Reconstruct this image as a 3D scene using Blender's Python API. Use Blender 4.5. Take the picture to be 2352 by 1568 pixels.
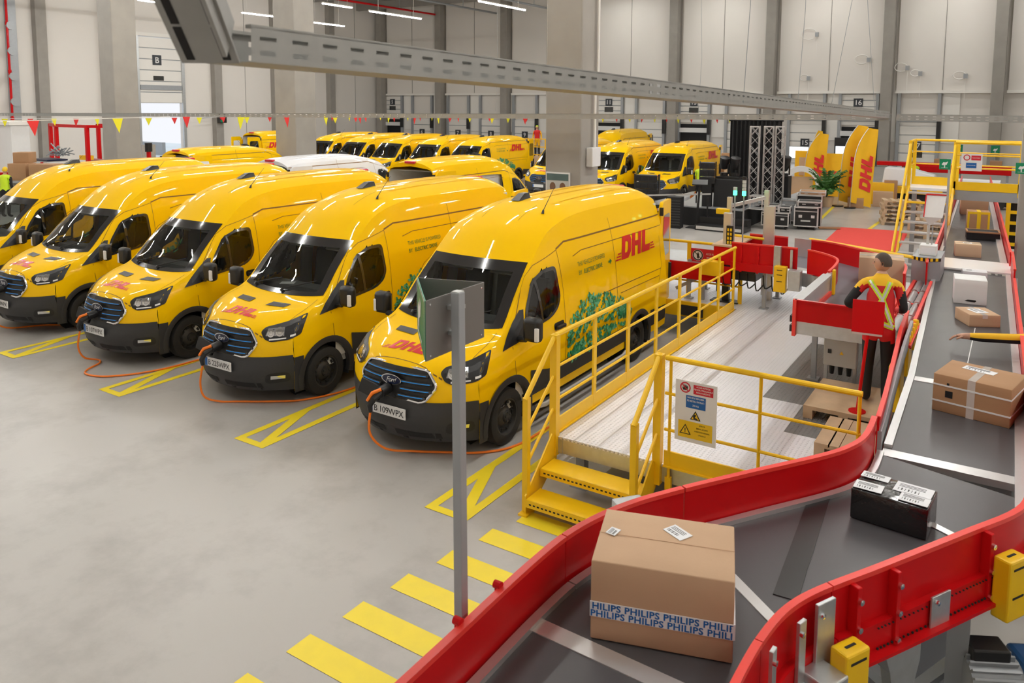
import bpy, bmesh, math, random
from math import sin, cos, pi, radians, sqrt, atan2
from mathutils import Vector, Matrix
from mathutils.bvhtree import BVHTree
S = bpy.context.scene
for o in list(bpy.data.objects): bpy.data.objects.remove(o)
COL = S.collection
rnd = random.Random(7)

# ---------------------------------------------------------------- camera
cam = bpy.data.cameras.new('camera'); CAM = bpy.data.objects.new('camera', cam); COL.objects.link(CAM)
cam.sensor_width = 36; cam.sensor_fit = 'HORIZONTAL'; cam.lens = 1798.15/2352*36
cam.shift_y = -(784-426.48)/2352
cam.clip_start = .05; cam.clip_end = 300
CAM.matrix_world = (Matrix.Translation((0,0,4.07)) @ Matrix.Rotation(.57506,4,'Z') @
                    Matrix.Rotation(pi/2-.101665,4,'X') @ Matrix.Rotation(.0045594,4,'Z'))
cam.dof.use_dof = True; cam.dof.focus_distance = 9.0; cam.dof.aperture_fstop = 4.0
S.camera = CAM
# ---------------------------------------------------------------- world, exposure
S.view_settings.view_transform = 'Standard'; S.view_settings.look = 'None'
S.view_settings.gamma = 1; S.view_settings.use_curve_mapping = False
S.view_settings.exposure = EXPOSURE = 0.0
w = bpy.data.worlds.new('world'); S.world = w; w.use_nodes = True
w.node_tree.nodes['Background'].inputs[0].default_value = (.93,.95,1.0,1)
w.node_tree.nodes['Background'].inputs[1].default_value = 1.0
LAMP = 150.0

# ---------------------------------------------------------------- materials
def mat(name, col, rough=.5, metal=0., var=.06, scale=5., bump=0., bscale=40., coat=0., emit=0., spec=.5, rvar=.0):
    m = bpy.data.materials.new(name); m.use_nodes = True
    nt = m.node_tree; b = nt.nodes['Principled BSDF']
    N = lambda t: nt.nodes.new(t)
    tc = N('ShaderNodeTexCoord'); nz = N('ShaderNodeTexNoise')
    nz.inputs['Scale'].default_value = scale; nz.inputs['Detail'].default_value = 4
    nt.links.new(tc.outputs['Object'], nz.inputs['Vector'])
    mx = N('ShaderNodeMix'); mx.data_type = 'RGBA'
    mx.inputs[6].default_value = tuple(max(0,c*(1-var)) for c in col)+(1,)
    mx.inputs[7].default_value = tuple(min(1,c*(1+var)) for c in col)+(1,)
    nt.links.new(nz.outputs['Fac'], mx.inputs[0]); nt.links.new(mx.outputs[2], b.inputs['Base Color'])
    b.inputs['Roughness'].default_value = rough; b.inputs['Metallic'].default_value = metal
    b.inputs['Specular IOR Level'].default_value = spec
    if coat: b.inputs['Coat Weight'].default_value = coat; b.inputs['Coat Roughness'].default_value = .04
    if emit:
        b.inputs['Emission Color'].default_value = tuple(col)+(1,); b.inputs['Emission Strength'].default_value = emit
    if rvar:
        mr = N('ShaderNodeMapRange'); mr.inputs[3].default_value = max(.02,rough-rvar); mr.inputs[4].default_value = rough+rvar
        nt.links.new(nz.outputs['Fac'], mr.inputs[0]); nt.links.new(mr.outputs[0], b.inputs['Roughness'])
    if bump:
        n2 = N('ShaderNodeTexNoise'); n2.inputs['Scale'].default_value = bscale; n2.inputs['Detail'].default_value = 3
        nt.links.new(tc.outputs['Object'], n2.inputs['Vector'])
        bp = N('ShaderNodeBump'); bp.inputs['Strength'].default_value = bump; bp.inputs['Distance'].default_value = .01
        nt.links.new(n2.outputs['Fac'], bp.inputs['Height']); nt.links.new(bp.outputs[0], b.inputs['Normal'])
    return m
VANY = mat('van_yellow_paint', (1.0,.59,.0005), .5, 0, .012, 1.5, coat=.42, spec=.05)
VANW = mat('van_white_paint', (.82,.83,.86), .45, 0, .02, 2, coat=.5, spec=.3)
YEL  = mat('yellow_powder_coat', (.93,.57,.006), .38, 0, .05, 9)
REDP = mat('red_powder_coat', (.60,.006,.009), .36, 0, .06, 4, coat=.06, spec=.15)
REDL = mat('red_edge_trim', (.86,.05,.035), .38, 0, .05, 9)
GALV = mat('galvanised_steel', (.55,.57,.58), .36, .75, .14, 14, bump=.06)
ALU  = mat('aluminium', (.72,.72,.72), .32, .7, .06, 8)
STEEL= mat('grey_painted_steel', (.36,.38,.40), .42, .25, .08, 6)
DKPL = mat('dark_grey_plastic', (.034,.033,.034), .5, 0, .12, 20, bump=.05, bscale=200)
BLK  = mat('black_plastic', (.012,.012,.013), .38, 0, .1, 20)
BLKM = mat('matt_black', (.010,.010,.011), .75, 0, .15, 12)
RUB  = mat('tyre_rubber', (.020,.019,.018), .8, 0, .2, 30, bump=.2, bscale=120)
RIM  = mat('dark_steel_rim', (.060,.057,.054), .5, .5, .15, 12)
CHR  = mat('chrome', (.80,.81,.83), .12, 1, .02, 5)
GLS  = mat('dark_tinted_glass', (.012,.015,.016), .04, 0, .3, 2, coat=1.0)
FRIT = mat('black_frit_band', (.020,.019,.020), .12, 0, .1, 8, coat=.6)
LENS = mat('headlamp_lens', (.40,.40,.42), .10, .5, .25, 30, coat=1)
BLUE = mat('bright_blue_trim', (.02,.33,1.0), .3, 0, .05, 10)
NAVY = mat('navy_blue_enamel', (.008,.014,.05), .25, 0, .05, 10)
WHT  = mat('white_paint', (.80,.80,.80), .45, 0, .03, 6)
PAPR = mat('white_paper_label', (.82,.83,.86), .6, 0, .03, 20)
DRED = mat('logo_red', (.66,.005,.008), .35, 0, .04, 10)
GRNT = mat('dark_green_print', (.03,.20,.03), .4, 0, .1, 20)
ORNG = mat('orange_cable_jacket', (.95,.22,.015), .4, 0, .05, 20)
CARD = mat('brown_cardboard', (.55,.36,.225), .75, 0, .07, 3.5, bump=.05, bscale=60)
CARD2= mat('tan_cardboard', (.42,.235,.12), .75, 0, .07, 5, bump=.05, bscale=60)
CARDL= mat('pale_cardboard', (.62,.44,.29), .75, 0, .06, 4, bump=.05, bscale=60)
TAPE = mat('clear_packing_tape', (.62,.55,.50), .15, 0, .06, 12, coat=.5)
FILM = mat('black_stretch_film', (.010,.010,.011), .16, 0, .4, 9, bump=1.0, bscale=24, coat=.8)
BELT = mat('black_conveyor_belt', (.080,.078,.084), .36, 0, .10, 2.2, bump=.05, bscale=150, rvar=.06)
BELT2= mat('grey_conveyor_belt', (.17,.17,.20), .40, 0, .06, 3, rvar=.05)
WOOD = mat('pallet_wood', (.55,.40,.25), .7, 0, .18, 6, bump=.1, bscale=30)
CONC = mat('concrete_column', (.335,.315,.285), .7, 0, .14, 1.6, bump=.08, bscale=25)
WALL = mat('wall_panel_warm_grey', (.80,.765,.72), .55, 0, .03, .5)
WALL2= mat('wall_frame_light', (.86,.84,.80), .55, 0, .03, .8)
DOORP= mat('dock_door_panel', (.84,.82,.78), .45, 0, .03, 1)
SIGNK= mat('sign_dark_slate', (.030,.036,.045), .45, 0, .06, 6)
CEIL = mat('ceiling_dark_grey', (.30,.285,.26), .7, 0, .1, 1)
LMPE = mat('lamp_diffuser', (1,.98,.93), .4, 0, 0, 1, emit=LAMP)
YPNT = mat('yellow_floor_paint', (.90,.70,.025), .42, 0, .07, 7, rvar=.08)
GRN  = mat('sign_green', (.0,.23,.10), .4, 0, .04, 8)
SRED = mat('sign_red', (.62,.012,.035), .4, 0, .04, 8)
SBLU = mat('sign_blue', (.005,.12,.42), .4, 0, .04, 8)
SYEL = mat('sign_yellow', (.85,.55,.01), .4, 0, .04, 8)
SKIN = mat('skin', (.55,.30,.20), .5, 0, .06, 14)
HAIR = mat('dark_brown_hair', (.075,.052,.038), .6, 0, .3, 60, bump=.5, bscale=200)
JRED = mat('red_jacket_cloth', (.60,.012,.014), .7, 0, .06, 14, bump=.15, bscale=20)
JYEL = mat('yellow_jacket_cloth', (.88,.50,.01), .7, 0, .06, 14, bump=.15, bscale=20)
JBLK = mat('black_work_cloth', (.010,.010,.012), .8, 0, .15, 14, bump=.15, bscale=20)
HVIS = mat('lime_hi_vis_cloth', (.62,.85,.02), .6, 0, .05, 12)
REFL = mat('silver_reflective_tape', (.62,.66,.60), .35, .3, .06, 30)
LGRY = mat('light_grey_enamel', (.55,.56,.54), .4, 0, .04, 8)
MBLU = mat('motor_blue', (.02,.09,.24), .4, .1, .1, 14)
PALM = mat('palm_green', (.06,.17,.035), .5, 0, .3, 5)
FLGY = mat('flag_yellow_cloth', (.93,.52,.01), .7, 0, .05, 4)
FLGR = mat('flag_red_cloth', (.75,.03,.03), .7, 0, .05, 4)
FLGL = mat('flag_lemon_cloth', (.86,.80,.02), .7, 0, .05, 4)
CRPT = mat('red_carpet', (.78,.07,.055), .9, 0, .07, 9, bump=.2, bscale=90)
SCRN = mat('lit_display_screen', (.85,.92,1.0), .4, 0, 0, 1, emit=1.6)
LEDG = mat('green_signal_lamp', (.05,1,.35), .4, 0, 0, 1, emit=5)
DAY  = mat('daylight_yard', (.75,.88,1.0), .6, 0, .2, .3)
PINK = mat('pinkish_box', (.50,.22,.24), .6, 0, .05, 6)
TEAL = mat('photo_print_teal', (.10,.16,.16), .5, 0, .5, 3)
BRWN = mat('photo_print_brown', (.20,.11,.07), .5, 0, .3, 5)
SEAT = mat('charcoal_seat_cloth', (.05,.052,.055), .85, 0, .1, 30)
DASH = mat('dark_grey_dashboard', (.12,.12,.125), .7, 0, .1, 10)
LINER= mat('grey_cab_lining', (.70,.70,.67), .8, 0, .08, 8)

def glass_mat(name='windscreen_glass',tint=(.82,.86,.84,1)):
    m = bpy.data.materials.new(name); m.use_nodes = True; nt = m.node_tree
    for n in list(nt.nodes): nt.nodes.remove(n)
    out = nt.nodes.new('ShaderNodeOutputMaterial'); mix = nt.nodes.new('ShaderNodeMixShader')
    tr = nt.nodes.new('ShaderNodeBsdfTransparent'); gl = nt.nodes.new('ShaderNodeBsdfGlossy'); fr = nt.nodes.new('ShaderNodeFresnel')
    tr.inputs[0].default_value = tint; gl.inputs[1].default_value = .02
    fr.inputs[0].default_value = 1.55
    nt.links.new(fr.outputs[0], mix.inputs[0]); nt.links.new(tr.outputs[0], mix.inputs[1]); nt.links.new(gl.outputs[0], mix.inputs[2])
    nt.links.new(mix.outputs[0], out.inputs[0]); return m
GLASS = glass_mat(); TGLS = glass_mat('tinted_side_glass',(.50,.53,.52,1))

def floor_mat():
    m = mat('polished_concrete_floor', (.45,.43,.405), .34, 0, .05, .35)
    nt = m.node_tree; b = nt.nodes['Principled BSDF']; N = nt.nodes.new; L = nt.links.new
    tc = N('ShaderNodeTexCoord'); n = N('ShaderNodeTexNoise'); n.inputs['Scale'].default_value = .9; n.inputs['Detail'].default_value = 8; n.inputs['Roughness'].default_value = .65
    L(tc.outputs['Object'], n.inputs['Vector'])
    cr = N('ShaderNodeValToRGB'); cr.color_ramp.elements[0].position = .34; cr.color_ramp.elements[0].color = (.80,.79,.78,1)
    cr.color_ramp.elements[1].position = .52; cr.color_ramp.elements[1].color = (1,1,1,1)
    L(n.outputs['Fac'], cr.inputs[0])
    src = b.inputs['Base Color'].links[0].from_socket
    mx = N('ShaderNodeMix'); mx.data_type = 'RGBA'; mx.blend_type = 'MULTIPLY'; mx.inputs[0].default_value = 1
    L(src, mx.inputs[6]); L(cr.outputs[0], mx.inputs[7]); L(mx.outputs[2], b.inputs['Base Color'])
    mr = N('ShaderNodeMapRange'); mr.inputs[3].default_value = .26; mr.inputs[4].default_value = .42
    L(n.outputs['Fac'], mr.inputs[0]); L(mr.outputs[0], b.inputs['Roughness'])
    return m
FLOOR = floor_mat()

def tread_mat(name, col):
    m = mat(name, col, .36, .2, .04, 1.5)
    nt = m.node_tree; b = nt.nodes['Principled BSDF']; N = nt.nodes.new; L = nt.links.new
    tc = N('ShaderNodeTexCoord'); mp = N('ShaderNodeMapping'); mp.inputs['Scale'].default_value = (22,22,22)
    L(tc.outputs['Object'], mp.inputs[0]); v = N('ShaderNodeTexVoronoi'); v.inputs['Randomness'].default_value = 0; v.inputs['Scale'].default_value = 1
    L(mp.outputs[0], v.inputs['Vector'])
    cr = N('ShaderNodeValToRGB'); cr.color_ramp.elements[0].position = .15; cr.color_ramp.elements[0].color = (1,1,1,1)
    cr.color_ramp.elements[1].position = .34; cr.color_ramp.elements[1].color = (0,0,0,1); L(v.outputs['Distance'], cr.inputs[0])
    bp = N('ShaderNodeBump'); bp.inputs['Strength'].default_value = 1; bp.inputs['Distance'].default_value = .012
    L(cr.outputs[0], bp.inputs['Height']); L(bp.outputs[0], b.inputs['Normal']); return m
DECK = tread_mat('aluminium_tread_plate', (.82,.83,.88))
TRAY = mat('dull_galvanised_tray', (.37,.37,.355), .5, .25, .10, 14)
PNLG = mat('dark_grey_sign_back', (.20,.19,.18), .45, .1, .05, 6)
TRUS = mat('truss_aluminium', (.42,.41,.40), .4, .6, .08, 8)
WGLS = mat('glossy_white_plate', (.97,.97,.97), .3, 0, .01, 3, coat=.5)
BSHD = mat('belt_shade_dark', (.018,.018,.019), .35, 0, .2, 6)
DECK2= tread_mat('dark_tread_plate', (.20,.20,.20))  # same tread pattern in a darker grey

# ---------------------------------------------------------------- mesh builder
class MB:
    def __init__(s): s.v=[]; s.f=[]; s.mi=[]
    def add(s, vs, fs, mi=0):
        n=len(s.v); s.v += [tuple(v) for v in vs]; s.f += [tuple(i+n for i in f) for f in fs]; s.mi += [mi]*len(fs); return s
    def box(s, x0,x1,y0,y1,z0,z1, mi=0):
        return s.add([(x,y,z) for z in (z0,z1) for y in (y0,y1) for x in (x0,x1)],
                     [(0,2,3,1),(4,5,7,6),(0,1,5,4),(2,6,7,3),(0,4,6,2),(1,3,7,5)], mi)
    def ob(s, c, size, rz=0, mi=0, rx=0, ry=0):
        M=Matrix.Translation(c)@Matrix.Rotation(rz,4,'Z')@Matrix.Rotation(rx,4,'X')@Matrix.Rotation(ry,4,'Y')
        a,b,d=(q/2 for q in size)
        return s.add([M@Vector((x,y,z)) for z in (-d,d) for y in (-b,b) for x in (-a,a)],
                     [(0,2,3,1),(4,5,7,6),(0,1,5,4),(2,6,7,3),(0,4,6,2),(1,3,7,5)], mi)
    def bar(s, p0, p1, w, h, mi=0):
        p0=Vector(p0); p1=Vector(p1); d=(p1-p0).normalized()
        up=Vector((0,0,1)) if abs(d.z)<.95 else Vector((0,1,0))
        r=d.cross(up).normalized(); u=r.cross(d)
        vs=[p+r*a*w/2+u*b*h/2 for p in (p0,p1) for a,b in ((-1,-1),(1,-1),(1,1),(-1,1))]
        return s.add(vs,[(3,2,1,0),(4,5,6,7),(0,1,5,4),(1,2,6,5),(2,3,7,6),(3,0,4,7)],mi)
    def tube(s, pts, r, n=8, mi=0, closed=False):
        P=[Vector(p) for p in pts]; L=len(P); vs=[]; u=None
        rs = r if isinstance(r,(list,tuple)) else [r]*L
        for i,p in enumerate(P):
            a=P[(i-1)%L] if (i or closed) else p; b=P[(i+1)%L] if (i<L-1 or closed) else p
            d=(b-a).normalized()
            if u is None:
                u=d.orthogonal().normalized()
            u=(u-d*u.dot(d)); u = u.normalized() if u.length>1e-6 else d.orthogonal().normalized()
            w=d.cross(u)
            vs += [p+(u*cos(2*pi*k/n)+w*sin(2*pi*k/n))*rs[i] for k in range(n)]
        fs=[]
        for i in range(L if closed else L-1):
            j=(i+1)%L
            fs += [(i*n+k, i*n+(k+1)%n, j*n+(k+1)%n, j*n+k) for k in range(n)]
        if not closed: fs += [tuple(reversed(range(n))), tuple((L-1)*n+k for k in range(n))]
        return s.add(vs,fs,mi)
    def cyl(s, p0, p1, r, r1=None, n=14, mi=0): return s.tube([p0,p1],[r,r if r1 is None else r1],n,mi)
    def lathe(s, c, axis, prof, n=24, mi=0):
        a=Vector(axis).normalized(); u=a.orthogonal().normalized(); w=a.cross(u); c=Vector(c)
        vs=[c+a*h+(u*cos(2*pi*k/n)+w*sin(2*pi*k/n))*r for r,h in prof for k in range(n)]
        fs=[(i*n+k,i*n+(k+1)%n,(i+1)*n+(k+1)%n,(i+1)*n+k) for i in range(len(prof)-1) for k in range(n)]
        return s.add(vs,fs,mi)
    def prism(s, poly, fn, h0, h1, mi=0):
        n=len(poly); vs=[fn(a,b,h) for h in (h0,h1) for a,b in poly]
        return s.add(vs,[tuple(reversed(range(n))),tuple(range(n,2*n))]+[(i,(i+1)%n,n+(i+1)%n,n+i) for i in range(n)],mi)
    def grid(s, fn, nu, nv, mi=0, keep=None):
        vs=[fn(i,j) for i in range(nu) for j in range(nv)]
        fs=[(i*nv+j,(i+1)*nv+j,(i+1)*nv+j+1,i*nv+j+1) for i in range(nu-1) for j in range(nv-1) if keep is None or keep(i,j)]
        return s.add(vs,fs,mi)
    def mesh(s, name, mats, smooth=False, ang=35):
        me=bpy.data.meshes.new(name); me.from_pydata(s.v,[],s.f)
        for m in (mats if isinstance(mats,(list,tuple)) else [mats]): me.materials.append(m)
        me.polygons.foreach_set('material_index', s.mi)
        bm=bmesh.new(); bm.from_mesh(me); bmesh.ops.recalc_face_normals(bm, faces=bm.faces); bm.to_mesh(me); bm.free()
        if smooth:
            me.polygons.foreach_set('use_smooth',[True]*len(me.polygons)); me.set_sharp_from_angle(angle=radians(ang))
        me.update(); return me
    def build(s, name, mats, parent=None, smooth=False, ang=35, loc=None, bevel=0, label=None):
        o=bpy.data.objects.new(name, s.mesh(name,mats,smooth,ang)); COL.objects.link(o)
        if parent: o.parent=parent
        if loc is not None: o.location=loc
        if bevel:
            b=o.modifiers.new('bevel','BEVEL'); b.width=bevel; b.segments=2; b.limit_method='ANGLE'
        if label: o['label']=label
        return o
def thing(name, label, cat, loc=(0,0,0), rz=0, group=None):
    o=bpy.data.objects.new(name,None); COL.objects.link(o); o.location=loc; o.rotation_euler=(0,0,rz)
    o.empty_display_size=.1
    return tag(o,label,cat,group)
def tag(o,label,cat,group=None):
    o['label']=label; o['category']=cat
    if group: o['group']=group
    return o
def struct(o,label=None):
    o['kind']='structure'
    if label: o['label']=label
    return o
KIDS={}
def kids(o): return [c for c in bpy.data.objects if c.parent==o]
def copy_tree(src, tree, parent=None):
    c=src.copy(); COL.objects.link(c)
    if parent: c.parent=parent
    for ch,sub in tree: copy_tree(ch,sub,c)
    return c
def tree_of(o,allo): return [(c,tree_of(c,allo)) for c in allo if c.parent==o]
# ---------------------------------------------------------------- flat outlines, text, logos
def ngon(poly, cuts=0):
    bm=bmesh.new(); vs=[bm.verts.new((a,b,0)) for a,b in poly]; bm.faces.new(vs)
    bmesh.ops.triangulate(bm,faces=bm.faces[:])
    if cuts: bmesh.ops.subdivide_edges(bm,edges=bm.edges[:],cuts=cuts,use_grid_fill=True)
    bm.verts.index_update()
    r=([(v.co.x,v.co.y) for v in bm.verts],[tuple(v.index for v in f.verts) for f in bm.faces]); bm.free(); return r
TXT={}
def text(s, size=1., shear=0., bold=0., align='LEFT', spacing=1.0):
    key=(s,shear,bold,align,spacing)
    if key not in TXT:
        cu=bpy.data.curves.new('t','FONT'); cu.body=s; cu.size=1; cu.shear=shear; cu.offset=bold; cu.align_x=align; cu.space_character=spacing; cu.resolution_u=3
        o=bpy.data.objects.new('t',cu); COL.objects.link(o)
        dg=bpy.context.evaluated_depsgraph_get(); dg.update()
        me=bpy.data.meshes.new_from_object(o.evaluated_get(dg))
        TXT[key]=([(v.co.x,v.co.y) for v in me.vertices],[tuple(p.vertices) for p in me.polygons])
        bpy.data.objects.remove(o); bpy.data.curves.remove(cu); bpy.data.meshes.remove(me)
    v,f=TXT[key]; return [(a*size,b*size) for a,b in v],f
def logo(h=1., lines=True):
    V=[];F=[]
    def q(pts):
        n=len(V); V.extend([((a+.42*b)*h,b*h) for a,b in pts]); F.append(tuple(range(n,n+len(pts))))
    D=[(0,0),(.74,0),(1.02,.26),(1.02,.74),(.84,1),(0,1)]; d=[(.34,.26),(.58,.26),(.68,.38),(.68,.66),(.6,.74),(.34,.74)]
    for i in range(6): j=(i+1)%6; q([D[i],D[j],d[j],d[i]])
    x=1.12
    q([(x,0),(x+.36,0),(x+.36,1),(x,1)]); q([(x+.36,.42),(x+.70,.42),(x+.70,.64),(x+.36,.64)]); q([(x+.70,0),(x+1.06,0),(x+1.06,1),(x+.70,1)])
    x=2.28
    q([(x,0),(x+.95,0),(x+.95,.30),(x,.30)]); q([(x,.30),(x+.38,.30),(x+.38,1),(x,1)])
    if lines:
        for k in range(3):
            b=.03+.12*k; q([(-.62+.1*k,b),(-.08,b),(-.08,b+.06),(-.62+.1*k,b+.06)]); q([(3.30,b),(3.86-.1*k,b),(3.86-.1*k,b+.06),(3.30,b+.06)])
    return V,F
def put(m, vf, fn, mi=0):
    v,f=vf; return m.add([fn(a,b) for a,b in v], f, mi)
def rect(a0,a1,b0,b1): return ([(a0,b0),(a1,b0),(a1,b1),(a0,b1)],[(0,1,2,3)])
def disc(r,n=20,ry=None,c=(0,0)): return ([(c[0]+r*cos(2*pi*k/n),c[1]+(ry or r)*sin(2*pi*k/n)) for k in range(n)],[tuple(range(n))])
def ring(r0,r1,n=24,k=1.0,c=(0,0)):
    return ([(c[0]+r*cos(2*pi*i/n),c[1]+k*r*sin(2*pi*i/n)) for r in (r0,r1) for i in range(n)],[(i,(i+1)%n,n+(i+1)%n,n+i) for i in range(n)])
def interp(x, xs, ys):
    if x<=xs[0]: return ys[0]
    for i in range(1,len(xs)):
        if x<=xs[i]:
            t=(x-xs[i-1])/(xs[i]-xs[i-1]); return ys[i-1]+(ys[i]-ys[i-1])*t
    return ys[-1]
def crom(P, n):
    out=[]
    for i in range(len(P)-1):
        p0=P[max(i-1,0)]; p1=P[i]; p2=P[i+1]; p3=P[min(i+2,len(P)-1)]
        for k in range(n):
            t=k/n
            out.append(tuple(.5*(2*b+(c-a)*t+(2*a-5*b+4*c-d)*t*t+(3*b-a-3*c+d)*t**3) for a,b,c,d in zip(p0,p1,p2,p3)))
    out.append(tuple(P[-1])); return out

# ================================================================ ROOM
def structbox(name, b, m, label=None, bevel=0):
    return struct(MB().box(*b).build(name, m, bevel=bevel), label)
structbox('floor', (-56,14,-6,61,-.2,0), FLOOR, 'pale grey polished concrete floor of the hall')
structbox('ceiling', (-56,14,-6,61,13.9,14.1), CEIL)
wl = structbox('wall_left', (-55.4,-55,-6,33.85,0,14), WALL)
structbox('wall_left', (-55.4,-55,37.55,60.4,0,14), WALL)
structbox('wall_left', (-55.4,-55,33.85,37.55,9.1,14), WALL)
structbox('wall_back', (-55.4,14,60,60.4,0,14), WALL)
structbox('wall_right', (13.6,14,-6,60.4,0,14), WALL)
structbox('wall_front', (-55.4,14,-6.4,-6,0,14), WALL)
# daylight yard seen through the open drive-in door
structbox('ground_outside', (-80,-55.4,20,50,-.25,-.02), DAY)
yd=thing('delivery_yard_ramp','pale ramp and kerb outside the open drive-in door','ramp',(-60,36,0))
MB().box(-10,2,-6,-1.2,-.02,.5).build('kerb',WHT,yd); MB().box(-14,2,1.6,1.9,-.02,1.0).build('barrier',STEEL,yd)
# upper wall panels with light frames, back wall
cols_x=[-54.3,-46.8,-39.3,-31.2,-23.3,-15.8,-7.9,-1.4,6.5]
for i in range(len(cols_x)-1):
    a,b=cols_x[i]+.55,cols_x[i+1]-.35
    p=struct(MB().box(a,b,59.75,60.0,5.2,13.9).build('trim_%d'%(i+1),WALL,bevel=.02))
    MB().box(a-.05,b+.05,59.6,59.75,5.04,5.22).build('ledge',WALL2,p)
    m=(a+b)/2
    MB().box(m-.02,m+.02,59.72,59.76,5.25,13.9).build('panel_joint',CEIL,p)
for i,x in enumerate(cols_x):
    struct(MB().box(x-.35,x+.35,59.1,60.0,0,13.9).build('trim_%d'%(20+i),CONC,bevel=.03),'concrete wall column between the loading docks')
# left wall seams, posts, rails
for i,y in enumerate((4,10,16,22.3,27.0,31.5,40.5,46.5,53)):
    struct(MB().box(-55,-54.45,y-.35,y+.35,0,13.9).build('trim_%d'%(40+i),CONC,bevel=.03))
for i,y in enumerate((25.2,43.5,50,56.5)):
    struct(MB().box(-55,-54.97,y-.015,y+.015,0,13.9).build('trim_%d'%(60+i),CEIL))
# drive-in door B
db=thing('drive_in_door','tall sectional drive-in door marked B, raised above daylight opening','door',(-54.9,35.7,0))
db['kind']='structure'; db.name='door_20'
del db['category']
MB().box(-.10,-.07,-1.75,1.75,4.15,9.05).build('joint_backing',STEEL,db)
for k in range(6):
    z0=4.15+k*.82
    MB().box(-.06,0,-1.75,1.75,z0+.03,z0+.79).build('panel',DOORP,db,bevel=.01)
MB().box(-.05,.12,-1.98,-1.75,0,9.3).build('guide_rail',GALV,db); MB().box(-.05,.12,1.75,1.98,0,9.3).build('guide_rail',GALV,db)
MB().box(-.05,.2,-2.1,2.1,9.1,9.35).build('head_beam',WALL2,db)
MB().box(.0,.12,-1.7,1.7,5.15,5.5).build('lower_beam',STEEL,db)
sg=MB().box(0,.03,-.62,.10,7.0,7.75); s=sg.build('letter_sign',SIGNK,db)
t=MB(); put(t,text('B',.62,0,.012,'CENTER'),lambda a,b:(.035,-.26+a,7.16+b)); t.build('letter',WHT,s)
MB().box(0,.02,-.6,.25,5.85,6.2).build('door_window',GLS,db)
# loading docks
SPACE={}
def dock(n,x,raised,lift=2.9):
    d=thing('dock_door','','',(x,60,0)); del d['label']; del d['category']
    d.name='door_%d'%n; d['kind']='structure'; d['label']='sectional loading dock door %d in the back wall, %s'%(n,'raised' if raised else 'closed')
    W=1.12; base=lift if raised else 0.
    npan=5
    MB().box(-W,W,-.078,-.002,base,base+(2.8 if not raised else 2.05)).build('joint_backing',STEEL,d)
    for k in range(npan):
        z0=base-.28+k*.62 if not raised else base-.1+k*.44
        hgt=.62 if not raised else .44
        if z0+hgt<.0: continue
        MB().box(-W,W,-.14,-.08,z0+.03,z0+hgt-.03).build('panel',DOORP,d,bevel=.008)
    for sx in (-1,1):
        MB().box(sx*(W+.1)-.1,sx*(W+.1)+.1,-.3,-.05,0,5.04).build('guide_rail',STEEL,d)
    MB().cyl((-W-.1,-.28,3.15),(W+.2,-.28,3.15),.06,n=8).build('spring_shaft',STEEL,d)
    MB().box(W+.02,W+.26,-.42,-.2,1.9,3.2).build('drive_unit',BLK,d)
    sz=4.12 if raised else 1.2
    s=MB().box(-.33,.27,-.20,-.145,sz,sz+.58).build('number_sign',SIGNK,d)
    t=MB(); put(t,text(str(n),.5,0,.012,'CENTER'),lambda a,b:(-.03+a,-.21,sz+.12+b)); t.build('number',WHT,s)
    MB().box(-.42,.36,-.18,-.145,sz-.52,sz-.12).build('door_window',GLS,d)
    if raised:
        MB().box(-W,W,-.3,-.1,2.05,2.4).build('dock_lip',WHT,d); MB().box(-W,W,-.06,0,0,2.7).build('dark_opening',BLKM,d)
    MB().box(W+.28,W+1.3,-.1,0,1.7,5.04).build('side_panel',WALL2,d,bevel=.01)
for n,x,r in ((5,-53.1,1),(6,-49.3,0),(7,-44.9,0),(8,-41.1,0),(9,-37.4,0),(10,-33.4,0),(11,-29.1,1),(12,-25.4,0),(13,-21.7,1),(14,-17.9,0),(15,-13.2,0),(16,-9.7,1),(17,-5.9,0)):
    dock(n,x,r)
# free-standing columns
def column(name,x0,x1,y0,y1,label):
    return struct(MB().box(x0,x1,y0,y1,0,13.9).build(name,CONC,bevel=.04),label)
column('column',-8.85,-7.95,15.0,15.85,'thick concrete column behind the front vans, with a poster')
column('column',-25.04,-23.84,21.2,22.26,'concrete column left of the middle, between the van rows')
column('column',-33.47,-32.4,18.9,20.0,'large concrete column at the far left beside the drive-in door')
column('column',.03,.95,17.2,18.1,'grey column at the right edge beside the conveyor')
struct(MB().box(-55,-54.5,25.0,25.5,0,13.9).build('column',STEEL,bevel=.02),'grey steel wall column at the far left edge')
# poster and electric box on the column
po=thing('poster','framed photo poster of two people on the concrete column','poster',(-8.5,14.985,2.0))
MB().box(-.30,.30,-.02,.01,-.12,.62).build('frame',WHT,po); MB().box(-.275,.275,-.03,-.02,-.10,.59).build('photo_print',LGRY,po)
q=MB()
for cx,mi in ((-.12,0),(.13,1)):
    put(q,disc(.075,14,.10,(cx,.30)),lambda a,b:(a,-.034,b),1); put(q,([(cx-.14,-.10),(cx+.14,-.10),(cx+.09,.17),(cx-.09,.17)],[(0,1,2,3)]),lambda a,b:(a,-.034,b),0 if mi==0 else 2)
put(q,rect(-.275,.275,.44,.59),lambda a,b:(a,-.033,b),2); q.build('printed_figures',[SYEL,BRWN,TEAL],po)
eb=thing('electric_box','white wall-mounted electric box with conduit on the concrete column','box',(-7.94,15.5,2.75))
MB().box(0,.16,-.28,.12,0,.42).build('enclosure',WHT,eb,bevel=.015); MB().tube([(.06,.0,.42),(.06,.0,1.6),(.06,.12,1.9),(.06,.12,10)],.03,8).build('conduit',WALL2,eb)
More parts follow.
